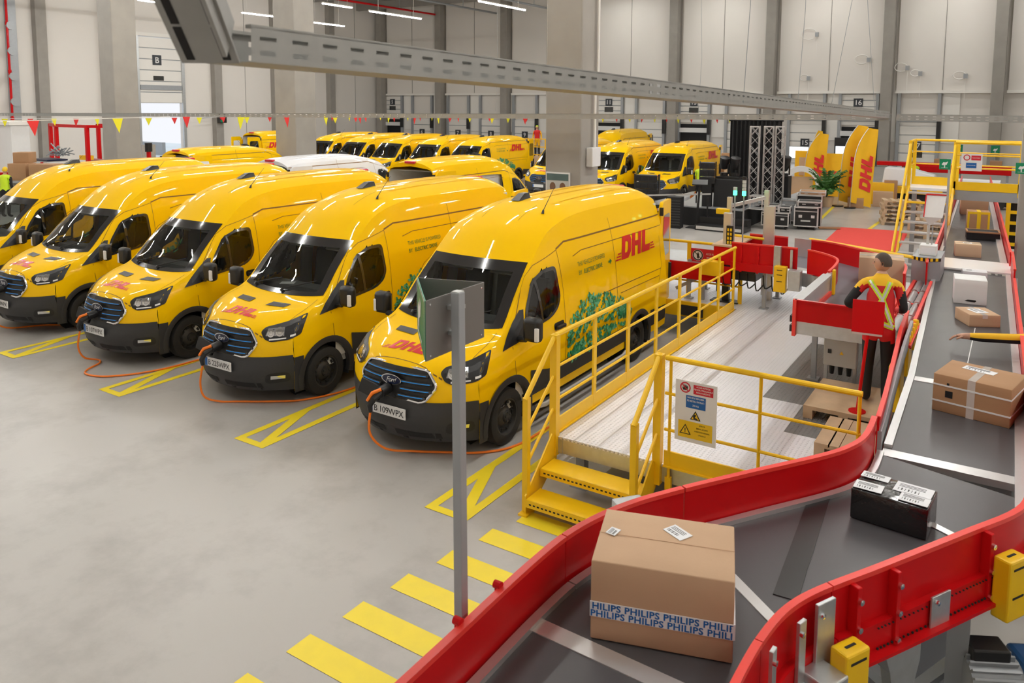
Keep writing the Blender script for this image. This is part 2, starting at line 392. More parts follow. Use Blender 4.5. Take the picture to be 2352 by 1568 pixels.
# sprinkler pipes (red) on the left
for i,(x,y) in enumerate(((-54.1,24.75),(-50,45.2))):
    rp=thing('sprinkler_pipe',('red sprinkler riser at the far left edge','red sprinkler riser beside the middle column')[i],'pipe',(x,y,0),0)
    MB().tube([(0,0,1.2 if i==0 else 4.2),(0,0,13.6)],.075,10).build('pipe',REDP,rp,smooth=True)
    for k in range(3): MB().cyl((0,0,3+k*3+.0),(0,0,3.2+k*3),.11,n=10).build('coupling',REDP,rp)
    if i==0:
        for k in range(4): MB().cyl((-.0,.2,4.2+k*1.6),(.12,.2,4.2+k*1.6),.28,n=14).build('valve_wheel',STEEL,rp)
for i in range(3):
    hp=thing('pipe_run','dark ceiling pipe run high at the back left, number %d from the wall'%(i+1) if 0 else ('dark pipe run nearest the left wall under the ceiling','dark pipe run above the lamps at the back left','dark pipe run nearest the vans under the ceiling')[i],'pipe',(-47+i*7,0,12.6-.3*i))
    MB().tube([(0,34,0),(0,59,0)],.09,8).build('pipe',REDP if i==0 else STEEL,hp); 
    for k in range(4): MB().box(-.02,.02,36+k*6,36.04+k*6,0,1.3).build('hanger',STEEL,hp)
for i,y in enumerate((34,42,50,57)):
    bm_=struct(MB().box(-55,10,y-.2,y+.2,13.2,13.9).build('ceiling_beam',CEIL),'dark roof beam')
# lamps
lm=MB().box(-.045,.045,-1.3,1.3,-.03,.03); lme=lm.mesh('tube',LMPE)
hs=MB().box(-.06,.06,-1.35,1.35,.03,.10); hs.cyl((0,-.9,.1),(0,-.9,3.5),.008,n=4); hs.cyl((0,.9,.1),(0,.9,3.5),.008,n=4); hme=hs.mesh('housing',WALL2)
rows=[(-45,27),(-36.6,32),(-27.7,36),(-19,38),(-10.4,33),(-1.8,33),(6.8,33)]
def lamp(x,y,k=1):
    l=thing('strip_lamp','suspended white LED strip lamp under the roof','lamp',(x,y,10.3),0,'LED strip lamps in rows under the roof')  # also the label of the added, out-of-view second line by the dock wall
    for nm,me in (('tube',lme),('housing',hme)):
        o=bpy.data.objects.new(nm,me); COL.objects.link(o); o.parent=l; o.scale.y=k
    return l
for x,ym in rows:
    for k in range(9):
        y=1.6+5.0*k+(1.1 if k%3==2 else 0)
        if y<ym: lamp(x,y,.95)
for x in (-31.2,-23.3,-15.8,-7.9,-1.4,6.5):
    if x>6: continue
    for yy in (56.6,51.0):  # second line, out of view, is added to brighten the dock wall
        l=lamp(x+3.9,yy,1.0); l.location.z=12.9; l.scale.z=.25; l.rotation_euler.z=pi/2
for (x,y0,y1),lb in zip(((-45,28,30.9),(-45,35.5,38.1),(-45.6,42.1,45.7),(-36.6,34.9,37.4),(-36.9,39.4,44.7),(-27.7,39,44.2)),
    ('at the top edge right of the big left column','just left of the middle column','just right of the middle column, lower of the two','shorter one right of the middle column, upper','longest one near the top, right of the middle column','rightmost, left of the poster column')):
    l=lamp(x,(y0+y1)/2,(y1-y0)/2.6); l['label']='lit white LED strip lamp, '+lb
# floor markings
ZS=[0]
def stripe(m,pts,wd=.10):
    P=[Vector((a,b,0)) for a,b in pts]
    for a,b in zip(P,P[1:]):
        ZS[0]=(ZS[0]+1)%5; zz=.003+.0007*ZS[0]
        d=(b-a).normalized(); r=Vector((-d.y,d.x,0))*wd/2
        m.add([a-r-d*wd*.5+Vector((0,0,zz)),b-r+d*wd*.5+Vector((0,0,zz)),b+r+d*wd*.5+Vector((0,0,zz)),a+r-d*wd*.5+Vector((0,0,zz))],[(0,1,2,3)])
ordn=['nearest the steps','second from the steps','third from the steps','fourth from the steps','fifth from the steps','sixth from the steps']
for k in range(6):
    x=-4.42-3.0*k; m=MB()
    stripe(m,[(x-.4,12.5),(x-.4,5.95),(x+.02,5.95)]); stripe(m,[(x+.02,5.95),(x+.02,12.5)])
    stripe(m,[(x-.02,6.0),(x-.38,6.95)],.12)
    tag(m.build('bay_marking',YPNT),'yellow painted bay outline on the floor, '+ordn[k],'floor marking','bay outlines painted between the vans')
for k,(x,y) in enumerate(((-4.36,3.92),(-4.30,4.44),(-4.24,4.94),(-4.14,5.44),(-4.04,5.95),(-3.92,6.42),(-4.42,3.38))):
    m=MB(); m.add([(x-.02,y,.003),(x+2.2,y,.003),(x+2.2,y-.24,.003),(x-.02,y-.24,.003)],[(0,1,2,3)])
    tag(m.build('crossing_bar',YPNT),'yellow walkway bar on the floor, '+['second from the bottom edge','third from the bottom edge','fourth from the bottom edge','fifth from the bottom edge','sixth from the bottom edge','smallest and nearest the steps','cut by the bottom edge'][k],'floor marking','yellow walkway bars')
m=MB(); stripe(m,[(-5.9,29.2),(-6.3,34.2)],.12); tag(m.build('floor_line',YPNT),'thin yellow floor line behind the flight cases','floor marking')
m=MB(); stripe(m,[(-4.1,27.6),(-4.0,33.5)],.12); tag(m.build('floor_line',YPNT),'thin yellow floor line beside the far pallet stack','floor marking')
m=MB(); m.add([(-4.65,21.5,.006),(-2.6,21.0,.006),(-2.9,28.6,.006),(-5.0,28.3,.006)],[(0,1,2,3)]); tag(m.build('carpet',CRPT),'red carpet lying on the floor before the stage','carpet')

# ================================================================ DELIVERY VAN (local: front at y=0, length along +y)
CE=[((.10,.22),(.93,.56,.22)),((.02,.36),(.965,.50,.40)),((0,.50),(.975,.47,.56)),((.05,.66),(.975,.45,.70)),((.10,.88),(.955,.46,.93)),
    ((.17,1.06),(.925,.60,1.13)),((.46,1.21),(.90,.85,1.26)),((1.00,1.34),(.865,1.15,1.385)),((1.35,1.72),(.825,1.50,1.74)),((1.70,2.08),(.785,1.86,2.06)),
    ((2.10,2.42),(.755,2.25,2.36)),((2.60,2.645),(.745,2.70,2.50)),((3.2,2.73),(.745,3.25,2.56)),((4.4,2.75),(.745,4.4,2.57)),((5.55,2.73),(.745,5.55,2.55)),((5.95,2.66),(.735,5.95,2.48))]
NS=6
def profile(C):
    global CC,EC,EY,EX,EZ
    CC=crom([c for c,e in C],NS); EC=crom([e for c,e in C],NS)
    EY=[e[1] for e in EC[4*NS:]]; EX=[e[0] for e in EC[4*NS:]]; EZ=[e[2] for e in EC[4*NS:]]
profile(CE)
CELOW=[(c,e) if k<10 else ((c[0]-.05,c[1]-(.13 if k==10 else .24)),(e[0],e[1]-.05,e[2]-(.12 if k==10 else .22))) for k,(c,e) in enumerate(CE)]
CELOW[-1]=((5.95,2.42),(.75,5.95,2.26))
def cap(i,t):
    y0,z0=CC[i]; xe,ye,ze=EC[i]; a=abs(t); k=a**2.4
    return Vector((xe*t,(y0+(ye-y0)*k),z0+(ze-z0)*a**2.8))
def ztop(y): return interp(y,EY,EZ)
def xed(y): return interp(y,EY,EX)
def Wd(y): return interp(y,[.45,.6,.9,1.3,1.7,5.7,5.95],[.965,.99,1.01,1.025,1.03,1.03,1.015])
def side_x(y,z):
    zt=ztop(y); zb=min(1.05,zt-.32); W=Wd(y)
    if z<=zb: return W-.03*max(0,(zb-z)/.8)**2
    u=min(1,(z-zb)/(zt-zb)); return W+(xed(y)-W)*(.42*u+.58*u**3.2)
WY=(1.02,4.77); WR=.345; AR=.425
def zbot(y):
    z=.34 if y>.62 else .22
    for c in WY:
        if abs(y-c)<AR: z=max(z,WR+sqrt(AR*AR-(y-c)**2))
    return z
def rpoly(p,r=.05,n=3):
    out=[];L=len(p)
    for i in range(L):
        a=Vector(p[i-1]);b=Vector(p[i]);c=Vector(p[(i+1)%L]); u=(a-b);v=(c-b); q=min(r,u.length*.45,v.length*.45)
        s=b+u.normalized()*q; e=b+v.normalized()*q
        for k in range(n+1):
            t=k/n; out.append(tuple(s*(1-t)**2+b*2*t*(1-t)+e*t*t))
    return out
def inside(x,y,P):
    c=False; j=len(P)-1
    for i in range(len(P)):
        if (P[i][1]>y)!=(P[j][1]>y) and x<(P[j][0]-P[i][0])*(y-P[i][1])/(P[j][1]-P[i][1])+P[i][0]: c=not c
        j=i
    return c
WN=rpoly([(1.36,1.27),(1.50,1.56),(1.74,1.86),(2.00,1.965),(2.27,1.975),(2.29,1.55),(2.20,1.42),(2.0,1.34)],.07)
WC=(sum(a for a,b in WN)/len(WN),sum(b for a,b in WN)/len(WN))
WSC=lambda k:[(WC[0]+(a-WC[0])*k,WC[1]+(b-WC[1])*k) for a,b in WN]
WI=WSC(.87); WH=WSC(.935)
TT=[-1+2*k/24 for k in range(25)]
def body_mb(slide=False):
    m=MB()
    rows=range(3*NS,len(CC))
    def keep(i,j):
        s=(i+3*NS+.5)/NS; t=(TT[j]+TT[j+1])/2
        return not(7.0<s<9.0 and abs(t)<.92)
    m.grid(lambda i,j: cap(i+3*NS,TT[j]),len(CC)-3*NS,25,0,keep)
    ys=sorted(set([round(v,3) for v in [.46,.5,.55,.594,.596]+[.6+.03*k for k in range(29)]+[1.444,1.446]+[1.5+.05*k for k in range(19)]+[2.5+.1*k for k in range(18)]+[4.34,4.346]+[4.37+.03*k for k in range(27)]+[5.194,5.196,5.3,5.4,5.5,5.6,5.7,5.8,5.9,5.95]]))
    nz=29
    for sg in (-1,1):
        def keep2(i,j):
            if 1.3<ys[i]<2.4:
                y=(ys[i]+ys[i+1])/2; zm=zbot(y)+(ztop(y)-zbot(y))*((j+.5)/(nz-1))
                if inside(y,zm,WH): return False
            if sg<0 and slide:
                y=(ys[i]+ys[i+1])/2; zm=zbot(y)+(ztop(y)-zbot(y))*((j+.5)/(nz-1)); return not(2.75<y<3.95 and .6<zm<2.15)
            return True
        def fn(i,j):
            y=ys[i]; z=zbot(y)+(ztop(y)-zbot(y))*j/(nz-1); return Vector((sg*side_x(y,z),y,z))
        m.grid(fn,len(ys),nz,0,keep2)
    # rear frame ring
    out=[(side_x(5.95,.34+ (2.48-.34)*k/10),.34+(2.48-.34)*k/10) for k in range(11)]+[(cap(len(CC)-1,1-k/6).x,cap(len(CC)-1,1-k/6).z) for k in range(1,7)]
    zz=ztop(5.95)-2.48; inn=[(.80,.62+(2.36+zz-.62)*k/10) for k in range(9)]+[(.78,2.32+zz),(.72,2.45+zz)]+[(.70*(1-k/6),2.48+zz+.07*k/6) for k in range(1,7)]
    out=[(side_x(5.95,.34+(ztop(5.95)-.34)*k/10),.34+(ztop(5.95)-.34)*k/10) for k in range(11)]+out[11:]
    o2=[(-a,b) for a,b in reversed(out[:-1])]; i2=[(-a,b) for a,b in reversed(inn[:-1])]
    o=out+o2; n=inn+i2; L=len(o)
    m.add([(a,5.95,b) for a,b in o]+[(a,5.95,b) for a,b in n],[(k,k+1,L+k+1,L+k) for k in range(L-1)]+[(0,L,2*L-1,L-1)])
    return m
BM=body_mb(); BUMP=MB()
BUMP.grid(lambda i,j: cap(i,TT[j])+Vector((0,-.012,0)),3*NS+2,25)
BVHB=None
def bvh_of(m):
    return BVHTree.FromPolygons(m.v,m.f)
ALLM=MB(); ALLM.add(BM.v,BM.f); ALLM.add(BUMP.v,BUMP.f)
cb=MB(); cb.grid(lambda i,j: cap(i,TT[j]),len(CC),25); ALLM.add(cb.v,cb.f); BVH=bvh_of(ALLM)
def cast(p,d,off):
    d=Vector(d).normalized(); r=BVH.ray_cast(Vector(p),d)
    if r[0] is None: return Vector(p)
    return r[0]-d*off
def front(off): return lambda a,b: cast((a,-3,b),(0,1,0),off)
def hood(off): return lambda a,b: cast((a,b,4),(0,0,-1),off)
def side(sg,off): return lambda y,z: Vector((sg*(side_x(y,z)+off),y,z))
def corner(sg,off):
    R=Vector((.80*sg,.60,0)); D=Vector((-.60*sg,.80,0))
    return lambda u,z: cast(R*u-D*3+Vector((0,0,z)),D,off)
def strip(pts,wd,fn,m,mi=0):
    P=[Vector((a,b)) for a,b in pts]; Q=[]
    for a,b in zip(P,P[1:]):
        n=max(1,int((b-a).length/.12)); Q += [a+(b-a)*k/n for k in range(n)]
    Q.append(P[-1]); vs=[];L=len(Q)
    for i,p in enumerate(Q):
        d=(Q[min(i+1,L-1)]-Q[max(i-1,0)]).normalized(); r=Vector((-d.y,d.x))*wd/2; vs += [fn(*(p-r)),fn(*(p+r))]
    m.add(vs,[(2*i,2*i+1,2*i+3,2*i+2) for i in range(L-1)],mi)
VAN=thing('delivery_van','yellow delivery van','van',(0,0,0))
def P(name,m,mats,parent=None,**k): return m.build(name,mats,parent or VAN,**k)
BODY=P('body',BM,VANY,smooth=True,ang=50)
b=P('bumper',BUMP,DKPL,smooth=True,ang=50)
mm=MB()
for sg in (-1,1):
    n=8
    mm.grid(lambda i,j: Vector((sg*(side_x(.455+.145*i/n,.2+.49*j/6)+.010),.455+.145*i/n,.2+.49*j/6)),n+1,7)
P('bumper_side',mm,DKPL,b,smooth=True)
mm=MB()
for x0,x1,z0,z1 in ((-.62,-.08,.27,.345),(.08,.62,.27,.345),(-.60,.60,.235,.262)): put(mm,ngon([(x0,z0),(x1,z0),(x1,z1),(x0,z1)],2),front(.006))
P('lower_intake',mm,BLKM,b)
for sg in (-1,1):
    mm=MB(); put(mm,ngon(rpoly([(.66*sg,.33),(.92*sg,.36),(.93*sg,.50),(.70*sg,.48)],.06),1),corner(sg,.004) if 0 else front(.004),0); P('fog_recess',mm,BLK,b)
    mm=MB(); put(mm,ngon([(.74*sg,.40),(.88*sg,.41),(.89*sg,.455),(.75*sg,.45)],1),front(.012)); P('fog_lamp',mm,CHR,b)
# grille
G=[(-.44,1.045),(.44,1.045),(.555,.90),(.56,.86),(.44,.695),(-.44,.695),(-.56,.86),(-.555,.90)]
mm=MB(); put(mm,ngon(G,3),front(.014)); gr=P('grille',mm,BLK)
mm=MB(); Gr=rpoly(G,.05); mm.tube([front(.018)(a,c) for a,c in Gr],.016,6,closed=True); P('grille_frame',mm,CHR,gr,smooth=True,label='chrome grille surround')
for z,xs in ((.985,((-.46,.46),)),(.90,((-.52,-.12),(.12,.52))),(.82,((-.52,-.17),(.12,.52))),(.745,((.10,.46),(-.46,-.25)))):
    for x0,x1 in xs:
        n=6; mm=MB(); mm.tube([front(.03)(x0+(x1-x0)*k/n,z) for k in range(n+1)],.019,5); P('grille_bar',mm,STEEL if 0 else DKPL,gr)
        mm=MB(); mm.tube([front(.046)(x0+.02+(x1-x0-.04)*k/n,z+.006) for k in range(n+1)],.006,4); P('blue_bar',mm,BLUE,gr,label='thin bright blue strip')
mm=MB(); put(mm,disc(.15,24,.062,(0,.905)),lambda a,c: Vector((a,front(.06)(a*.2,.905).y,c)),0); put(mm,disc(.135,24,.050,(0,.905)),lambda a,c: Vector((a,front(.064)(a*.2,.905).y,c)),1)
tv=text('Ford',.085,.35,.006,'CENTER',.85); put(mm,tv,lambda a,c: Vector((a,front(.068)(a*.2,.905).y,c+.878)),0); P('oval_badge',mm,[CHR,NAVY],gr)
# headlamps
HP=rpoly([(.60,1.03),(.66,1.085),(.95,1.15),(1.20,1.235),(1.13,.985),(.98,.935),(.74,.905),(.65,.94)],.03)
for sg in (-1,1):
    mm=MB(); put(mm,ngon(HP,3),corner(sg,.010)); h=P('headlamp',mm,BLK)
    mm=MB()
    for u,z,r in ((.74,1.015,.05),(.86,1.035,.058)):
        put(mm,ring(.0,r*.55,12,1,(u,z)),corner(sg,.014),0); put(mm,ring(r*.6,r,12,1,(u,z)),corner(sg,.018),0)
    put(mm,ngon([(.67,.98),(.92,.985),(.92,1.09),(.70,1.07)],1),corner(sg,.0125),1)
    P('reflector',mm,[CHR,LENS],h,label='bright headlamp reflectors')
    mm=MB(); put(mm,ngon([(.72,.925),(.95,.95),(.95,.965),(.72,.945)],1),corner(sg,.016)); put(mm,ngon([(1.0,.97),(1.07,.985),(1.07,1.01),(1.0,.995)],1),corner(sg,.016)); P('running_light',mm,WHT,h)
# bonnet vents, logo, seams
for sg in (-1,1):
    mm=MB(); put(mm,ngon([(.17*sg,.655),(.50*sg,.70),(.52*sg,.82),(.19*sg,.79)],2),hood(.008)); v=P('bonnet_vent',mm,BLK)
    mm=MB()
    for k in range(3): strip([((.22+.0)*sg,.69+.03*k),(.47*sg,.72+.028*k)],.006,hood(.012),mm)
    P('vent_slat',mm,DKPL,v)
V,F=logo(.165); mm=MB(); put(mm,(V,F),lambda a,c: hood(.006)(a-.31,.335+c*1.0)); P('bonnet_logo',mm,DRED,label='red DHL lettering on the bonnet')
def seams():
  mm=MB(); strip([(-.60,.24),(-.5,.215),(.5,.215),(.60,.24)],.007,lambda a,c: hood(.004)(a,c),mm)
  for sg in (-1,1):
    strip([(.62*sg,.26),(.80*sg,.52),(.83*sg,.8),(.80*sg,1.05)],.007,hood(.004),mm)
    f=side(sg,.003)
    strip([(1.16,.80),(1.13,1.0),(1.12,1.18)],.008,f,mm); strip([(2.36,.50),(2.38,1.5),(2.38,2.16)],.008,f,mm)
    strip([(1.22,1.35),(1.65,1.92),(1.86,2.03),(2.38,2.16)],.008,f,mm)
    strip([(3.98,.5),(4.0,2.4)],.008,f,mm); strip([(2.38,2.17),(2.6,2.24),(5.93,2.235)],.022,f,mm); strip([(2.75,2.02),(3.0,2.07),(5.9,2.06)],.011,f,mm)
    strip([(3.3,1.36),(5.7,1.36)],.012,f,mm); strip([(4.1,1.25),(5.6,1.25)],.010,f,mm); strip([(5.55,1.1),(5.72,1.4),(5.75,1.9)],.008,f,mm)
  strip([(-.3,2.3),(-.3,2.8)],.005,hood(.003),mm); strip([(.3,2.3),(.3,2.8)],.005,hood(.003),mm)
  return mm
CR=mat('panel_gap_shadowed_seam',(.22,.10,.002),.6)
P('panel_seam',seams(),CR)
def ribs():
    out=[]
    for x in (-.42,-.14,.14,.42):
        mm=MB(); strip([(x,3.0),(x,5.7)],.035,hood(.006),mm); out.append(mm)
    return out
for r_ in ribs(): P('roof_rib',r_,VANY)
# windscreen
s0,s1=7*NS,9*NS; nv=25
def wsp(i,j,off): return cap(i+s0,TT[j]*.955)+Vector((0,-.72,.69))*off
mm=MB(); NR=s1-s0+1
def isfr(i,j): t=abs((TT[j]+TT[j+1])/2); return i<1 or i>=NR-3 or t>.87
mm.grid(lambda i,j: wsp(i,j,.006),NR,25,0,isfr); ws=P('windscreen_band',mm,FRIT,smooth=True)
mm=MB(); mm.grid(lambda i,j: wsp(i,j,.005),NR,25,0,lambda i,j: not isfr(i,j)); P('windscreen',mm,GLASS,ws,smooth=True)
for a0,a1,dx in ((-.62,-.05,0),(.10,.72,0)):
    mm=MB(); p=[wsp(1,12,.03),]; 
    q0=cap(s0+1,a0)+Vector((0,-.03,.02)); q1=cap(s0+3,a1)+Vector((0,-.03,.02)); mm.tube([q0,(q0+q1)/2+Vector((0,-.005,.0)),q1],.009,5); mm.cyl(q0,q0+Vector((.0,-.03,-.03)),.02,n=8); P('wiper',mm,BLK,ws)
# cab interior
mm=MB(); mm.box(-.84,.84,1.18,1.75,.75,1.27); mm.box(-.84,.84,1.45,1.72,1.27,1.34); P('dashboard',mm,DASH)
def lining():
  mm=MB(); mm.box(-.74,.74,2.55,2.6,.4,2.3); mm.box(-.93,.93,1.1,2.6,.4,.5);
  for sg in (-1,1): mm.grid(lambda i,j: Vector((sg*(side_x(1.22+1.36*i/8,.5+.72*j/4)-.05),1.22+1.36*i/8,.5+.72*j/4)),9,5); mm.grid(lambda i,j: Vector((sg*(side_x(2.32+.26*i/3,1.2+.95*j/6)-.04),2.32+.26*i/3,1.2+.95*j/6)),4,7)
  mm.grid(lambda i,j: cap(9*NS+i,TT[j]*.95)+Vector((0,.05,-.07)),13,25)
  return mm
P('cab_lining',lining(),LINER)
for x in (-.45,.10,.50):
    mm=MB(); mm.ob((x,2.15,1.0),(.42,.5,.16)); mm.ob((x,2.42,1.38),(.42,.14,.72),0,0,-.15); mm.ob((x,2.50,1.80),(.24,.10,.2),0,0,-.1)
    P('seat',mm,SEAT,bevel=.04)
mm=MB(); mm.lathe((.48,1.78,1.32),(0,-.8,.55),[(.19,-.015),(.21,0),(.19,.015),(.17,0),(.19,-.015)],20); mm.cyl((.48,1.78,1.32),(.48,1.6,1.2),.04,n=8); P('steering_wheel',mm,BLK)

for x in (-.38,.42): mm=MB(); mm.ob((x,1.90,1.93),(.5,.18,.03),0,0,.6); P('sun_visor',mm,LGRY)
# side windows
MIR={}
for sg in (-1,1):
    mm=MB(); LW=len(WN); put(mm,(WN+WI,[(i,(i+1)%LW,LW+(i+1)%LW,LW+i) for i in range(LW)]),side(sg,.008)); strip([(1.80,1.32),(1.80,1.88)],.045,side(sg,.010),mm); w_=P('window_frame',mm,FRIT)
    mm=MB(); put(mm,ngon(WI,2),side(sg,.006)); P('window_glass',mm,TGLS,w_)
    mm=MB(); put(mm,ngon([(.92,1.17),(1.30,1.22),(1.36,1.30),(1.46,1.56),(1.40,1.56)],2),side(sg,.012)); mb=P('mirror_base',mm,BLK)
    mm=MB(); c=Vector((sg*1.20,1.24,1.40)); mm.ob(c,(.24,.15,.30)); mr=P('door_mirror',mm,BLK,bevel=.055,smooth=True)
    mm=MB(); mm.tube([(sg*1.0,1.25,1.25),(sg*1.10,1.22,1.27),(sg*1.15,1.24,1.32)],.04,8); P('mirror_arm',mm,BLK,mr)
    mm=MB(); mm.ob((sg*1.285,1.185,1.36),(.05,.05,.17)); P('mirror_indicator',mm,LENS if 0 else WHT,mr,bevel=.012,label='clear indicator lens')
    mm=MB(); mm.ob((sg*1.05,2.20,1.19),(.05,.22,.05)); put(mm,ngon(rpoly([(2.07,1.15),(2.33,1.15),(2.33,1.25),(2.07,1.25)],.04),0),side(sg,.006)); P('door_handle',mm,BLK,bevel=.015)
    # lower cladding, sill
    mm=MB()
    put(mm,ngon([(1.50,.46),(4.33,.46),(4.33,.70),(1.9,.70),(1.47,.80)],3),side(sg,.012)); put(mm,ngon([(5.22,.46),(5.9,.46),(5.9,.70),(5.22,.74)],2),side(sg,.012)); P('side_cladding',mm,DKPL)
    mm=MB(); mm.tube([(sg*1.05,1.6,.30),(sg*1.07,1.75,.28),(sg*1.07,4.1,.28),(sg*1.05,4.25,.30)],.032,8); P('side_step',mm,ALU)
    for yc in WY:
        mm=MB(); n=22
        mm.grid(lambda i,j: (lambda a,r: Vector((sg*(side_x(yc+r*cos(a),max(.24,WR+r*sin(a)))+(.016,.026,.014,-.06)[j]),yc+r*cos(a),WR+r*sin(a))))(radians(-14+208*i/n),(AR+.085,AR+.05,AR-.004,AR-.004)[j]),n+1,4)
        P('wheel_arch_trim',mm,DKPL,smooth=True)
        mm=MB(); mm.grid(lambda i,j: Vector((sg*(.62+.38*j),yc+(AR+.01)*cos(radians(-20+220*i/16)),WR+(AR+.01)*sin(radians(-20+220*i/16)))),17,2)
        put(mm,disc(AR+.01,18,None,(yc,WR)),lambda a,c:Vector((sg*.62,a,c))); P('wheel_well',mm,BLKM)
        mm=MB(); c=Vector((sg*.76,yc,WR)); A=Vector((sg,0,0))
        mm.lathe(c,A,[(.20,.0),(.30,.0),(.335,.03),(.345,.06),(.345,.19),(.335,.22),(.29,.235),(.225,.225),(.215,.20)],28); wh=P('wheel',mm,RUB,smooth=True)
        mm=MB(); mm.lathe(c,A,[(.218,.20),(.222,.222),(.205,.215),(.195,.16),(.15,.15),(.10,.19),(.075,.20),(.07,.225),(.0,.228)],28)
        for k in range(10):
            a=2*pi*k/10; mm.ob(c+A*.185+Vector((0,cos(a)*.165,sin(a)*.165)),(.012,.05,.03),0,1,a+pi/2)
        for k in range(5):
            a=2*pi*k/5+.3; mm.cyl(c+A*.19+Vector((0,cos(a)*.052,sin(a)*.052)),c+A*.238+Vector((0,cos(a)*.052,sin(a)*.052)),.012,n=6)
        P('rim',mm,[RIM,BLKM],wh,smooth=True,ang=40)
mm=MB(); mm.box(-.9,.9,.5,5.9,.26,.40); P('underbody',mm,BLKM)
# cargo interior and rear doors (origin on the hinge)
mm=MB(); x0,x1,y0,y1,z0,z1=-.78,.78,2.7,5.94,.62,2.42
mm.add([(x,y,z) for z in (z0,z1) for y in (y0,y1) for x in (x0,x1)],[(0,1,3,2),(4,6,7,5),(0,4,5,1),(0,2,6,4),(1,5,7,3)]); CARGO=P('cargo_hold',mm,LINER)
RD={}
for sg in (-1,1):
    mm=MB(); pts=rpoly([(-.01,.52),(.82,.52),(.82,2.42),(.14,2.42),(.0,2.2)],.06)
    mm.prism(pts,lambda a,c,h: Vector((-sg*a,h,c)),-.03,.03); d=P('rear_door',mm,VANY,loc=(sg*.84,5.985,0))
    for s2 in (1,-1):
        m2=MB(); put(m2,ngon(rpoly([(.14,1.45),(.70,1.45),(.70,2.18),(.20,2.18)],.08),0),lambda a,c: Vector((-sg*a,s2*.036,c))); P('door_pane',m2,WHT if s2<0 else GLS,d)
    m2=MB(); m2.box(min(0,-sg*.05),max(0,-sg*.05),.0,.06,2.2,2.34); m2.box(min(0,-sg*.05),max(0,-sg*.05),.0,.06,.9,1.04); P('hinge',m2,BLK,d)
    m2=MB(); m2.ob((-sg*.74,.05,1.1),(.06,.05,.32)); m2.ob((-sg*.4,-.045,.95),(.5,.02,.5),0,1); P('latch',m2,[BLK,BLKM],d)
    RD[sg]=d; d.rotation_euler.z=-sg*radians(80)
    mm=MB(); mm.ob((sg*.94,5.97,.95),(.09,.05,.34)); P('tail_lamp',mm,SRED,bevel=.01)
mm=MB(); mm.ob((0,5.95,2.66),(.34,.12,.07)); P('brake_lamp',mm,SRED,bevel=.02)
mm=MB(); mm.box(-.85,.85,5.93,6.06,.36,.52); P('rear_bumper',mm,DKPL,bevel=.03)
# roof items
mm=MB(); q=hood(.0)(.50,2.62); mm.cyl(q,q+Vector((0,.02,.05)),.022,.012,8); mm.tube([q+Vector((0,.015,.04)),q+Vector((0,.32,.34))],[.006,.003],5); P('antenna',mm,BLK)
mm=MB(); q=hood(0)(-.10,3.0); mm.add([(q.x-.07,q.y-.16,q.z-.005),(q.x+.07,q.y-.16,q.z-.005),(q.x+.08,q.y+.16,q.z-.005),(q.x-.08,q.y+.16,q.z-.005),(q.x-.05,q.y+.02,q.z+.085),(q.x+.05,q.y+.02,q.z+.085),(q.x+.05,q.y+.15,q.z+.085),(q.x-.05,q.y+.15,q.z+.085)],[(0,1,5,4),(1,2,6,5),(2,3,7,6),(3,0,4,7),(4,5,6,7)]); P('roof_fin',mm,BLK)
# number plate
mm=MB(); mm.ob((.0,-.022,.555),(.54,.012,.125)); mm.ob((-.247,-.031,.555),(.045,.004,.115),0,1); PLATE=P('number_plate',mm,[WHT,SBLU],label='white registration plate with blue strip')
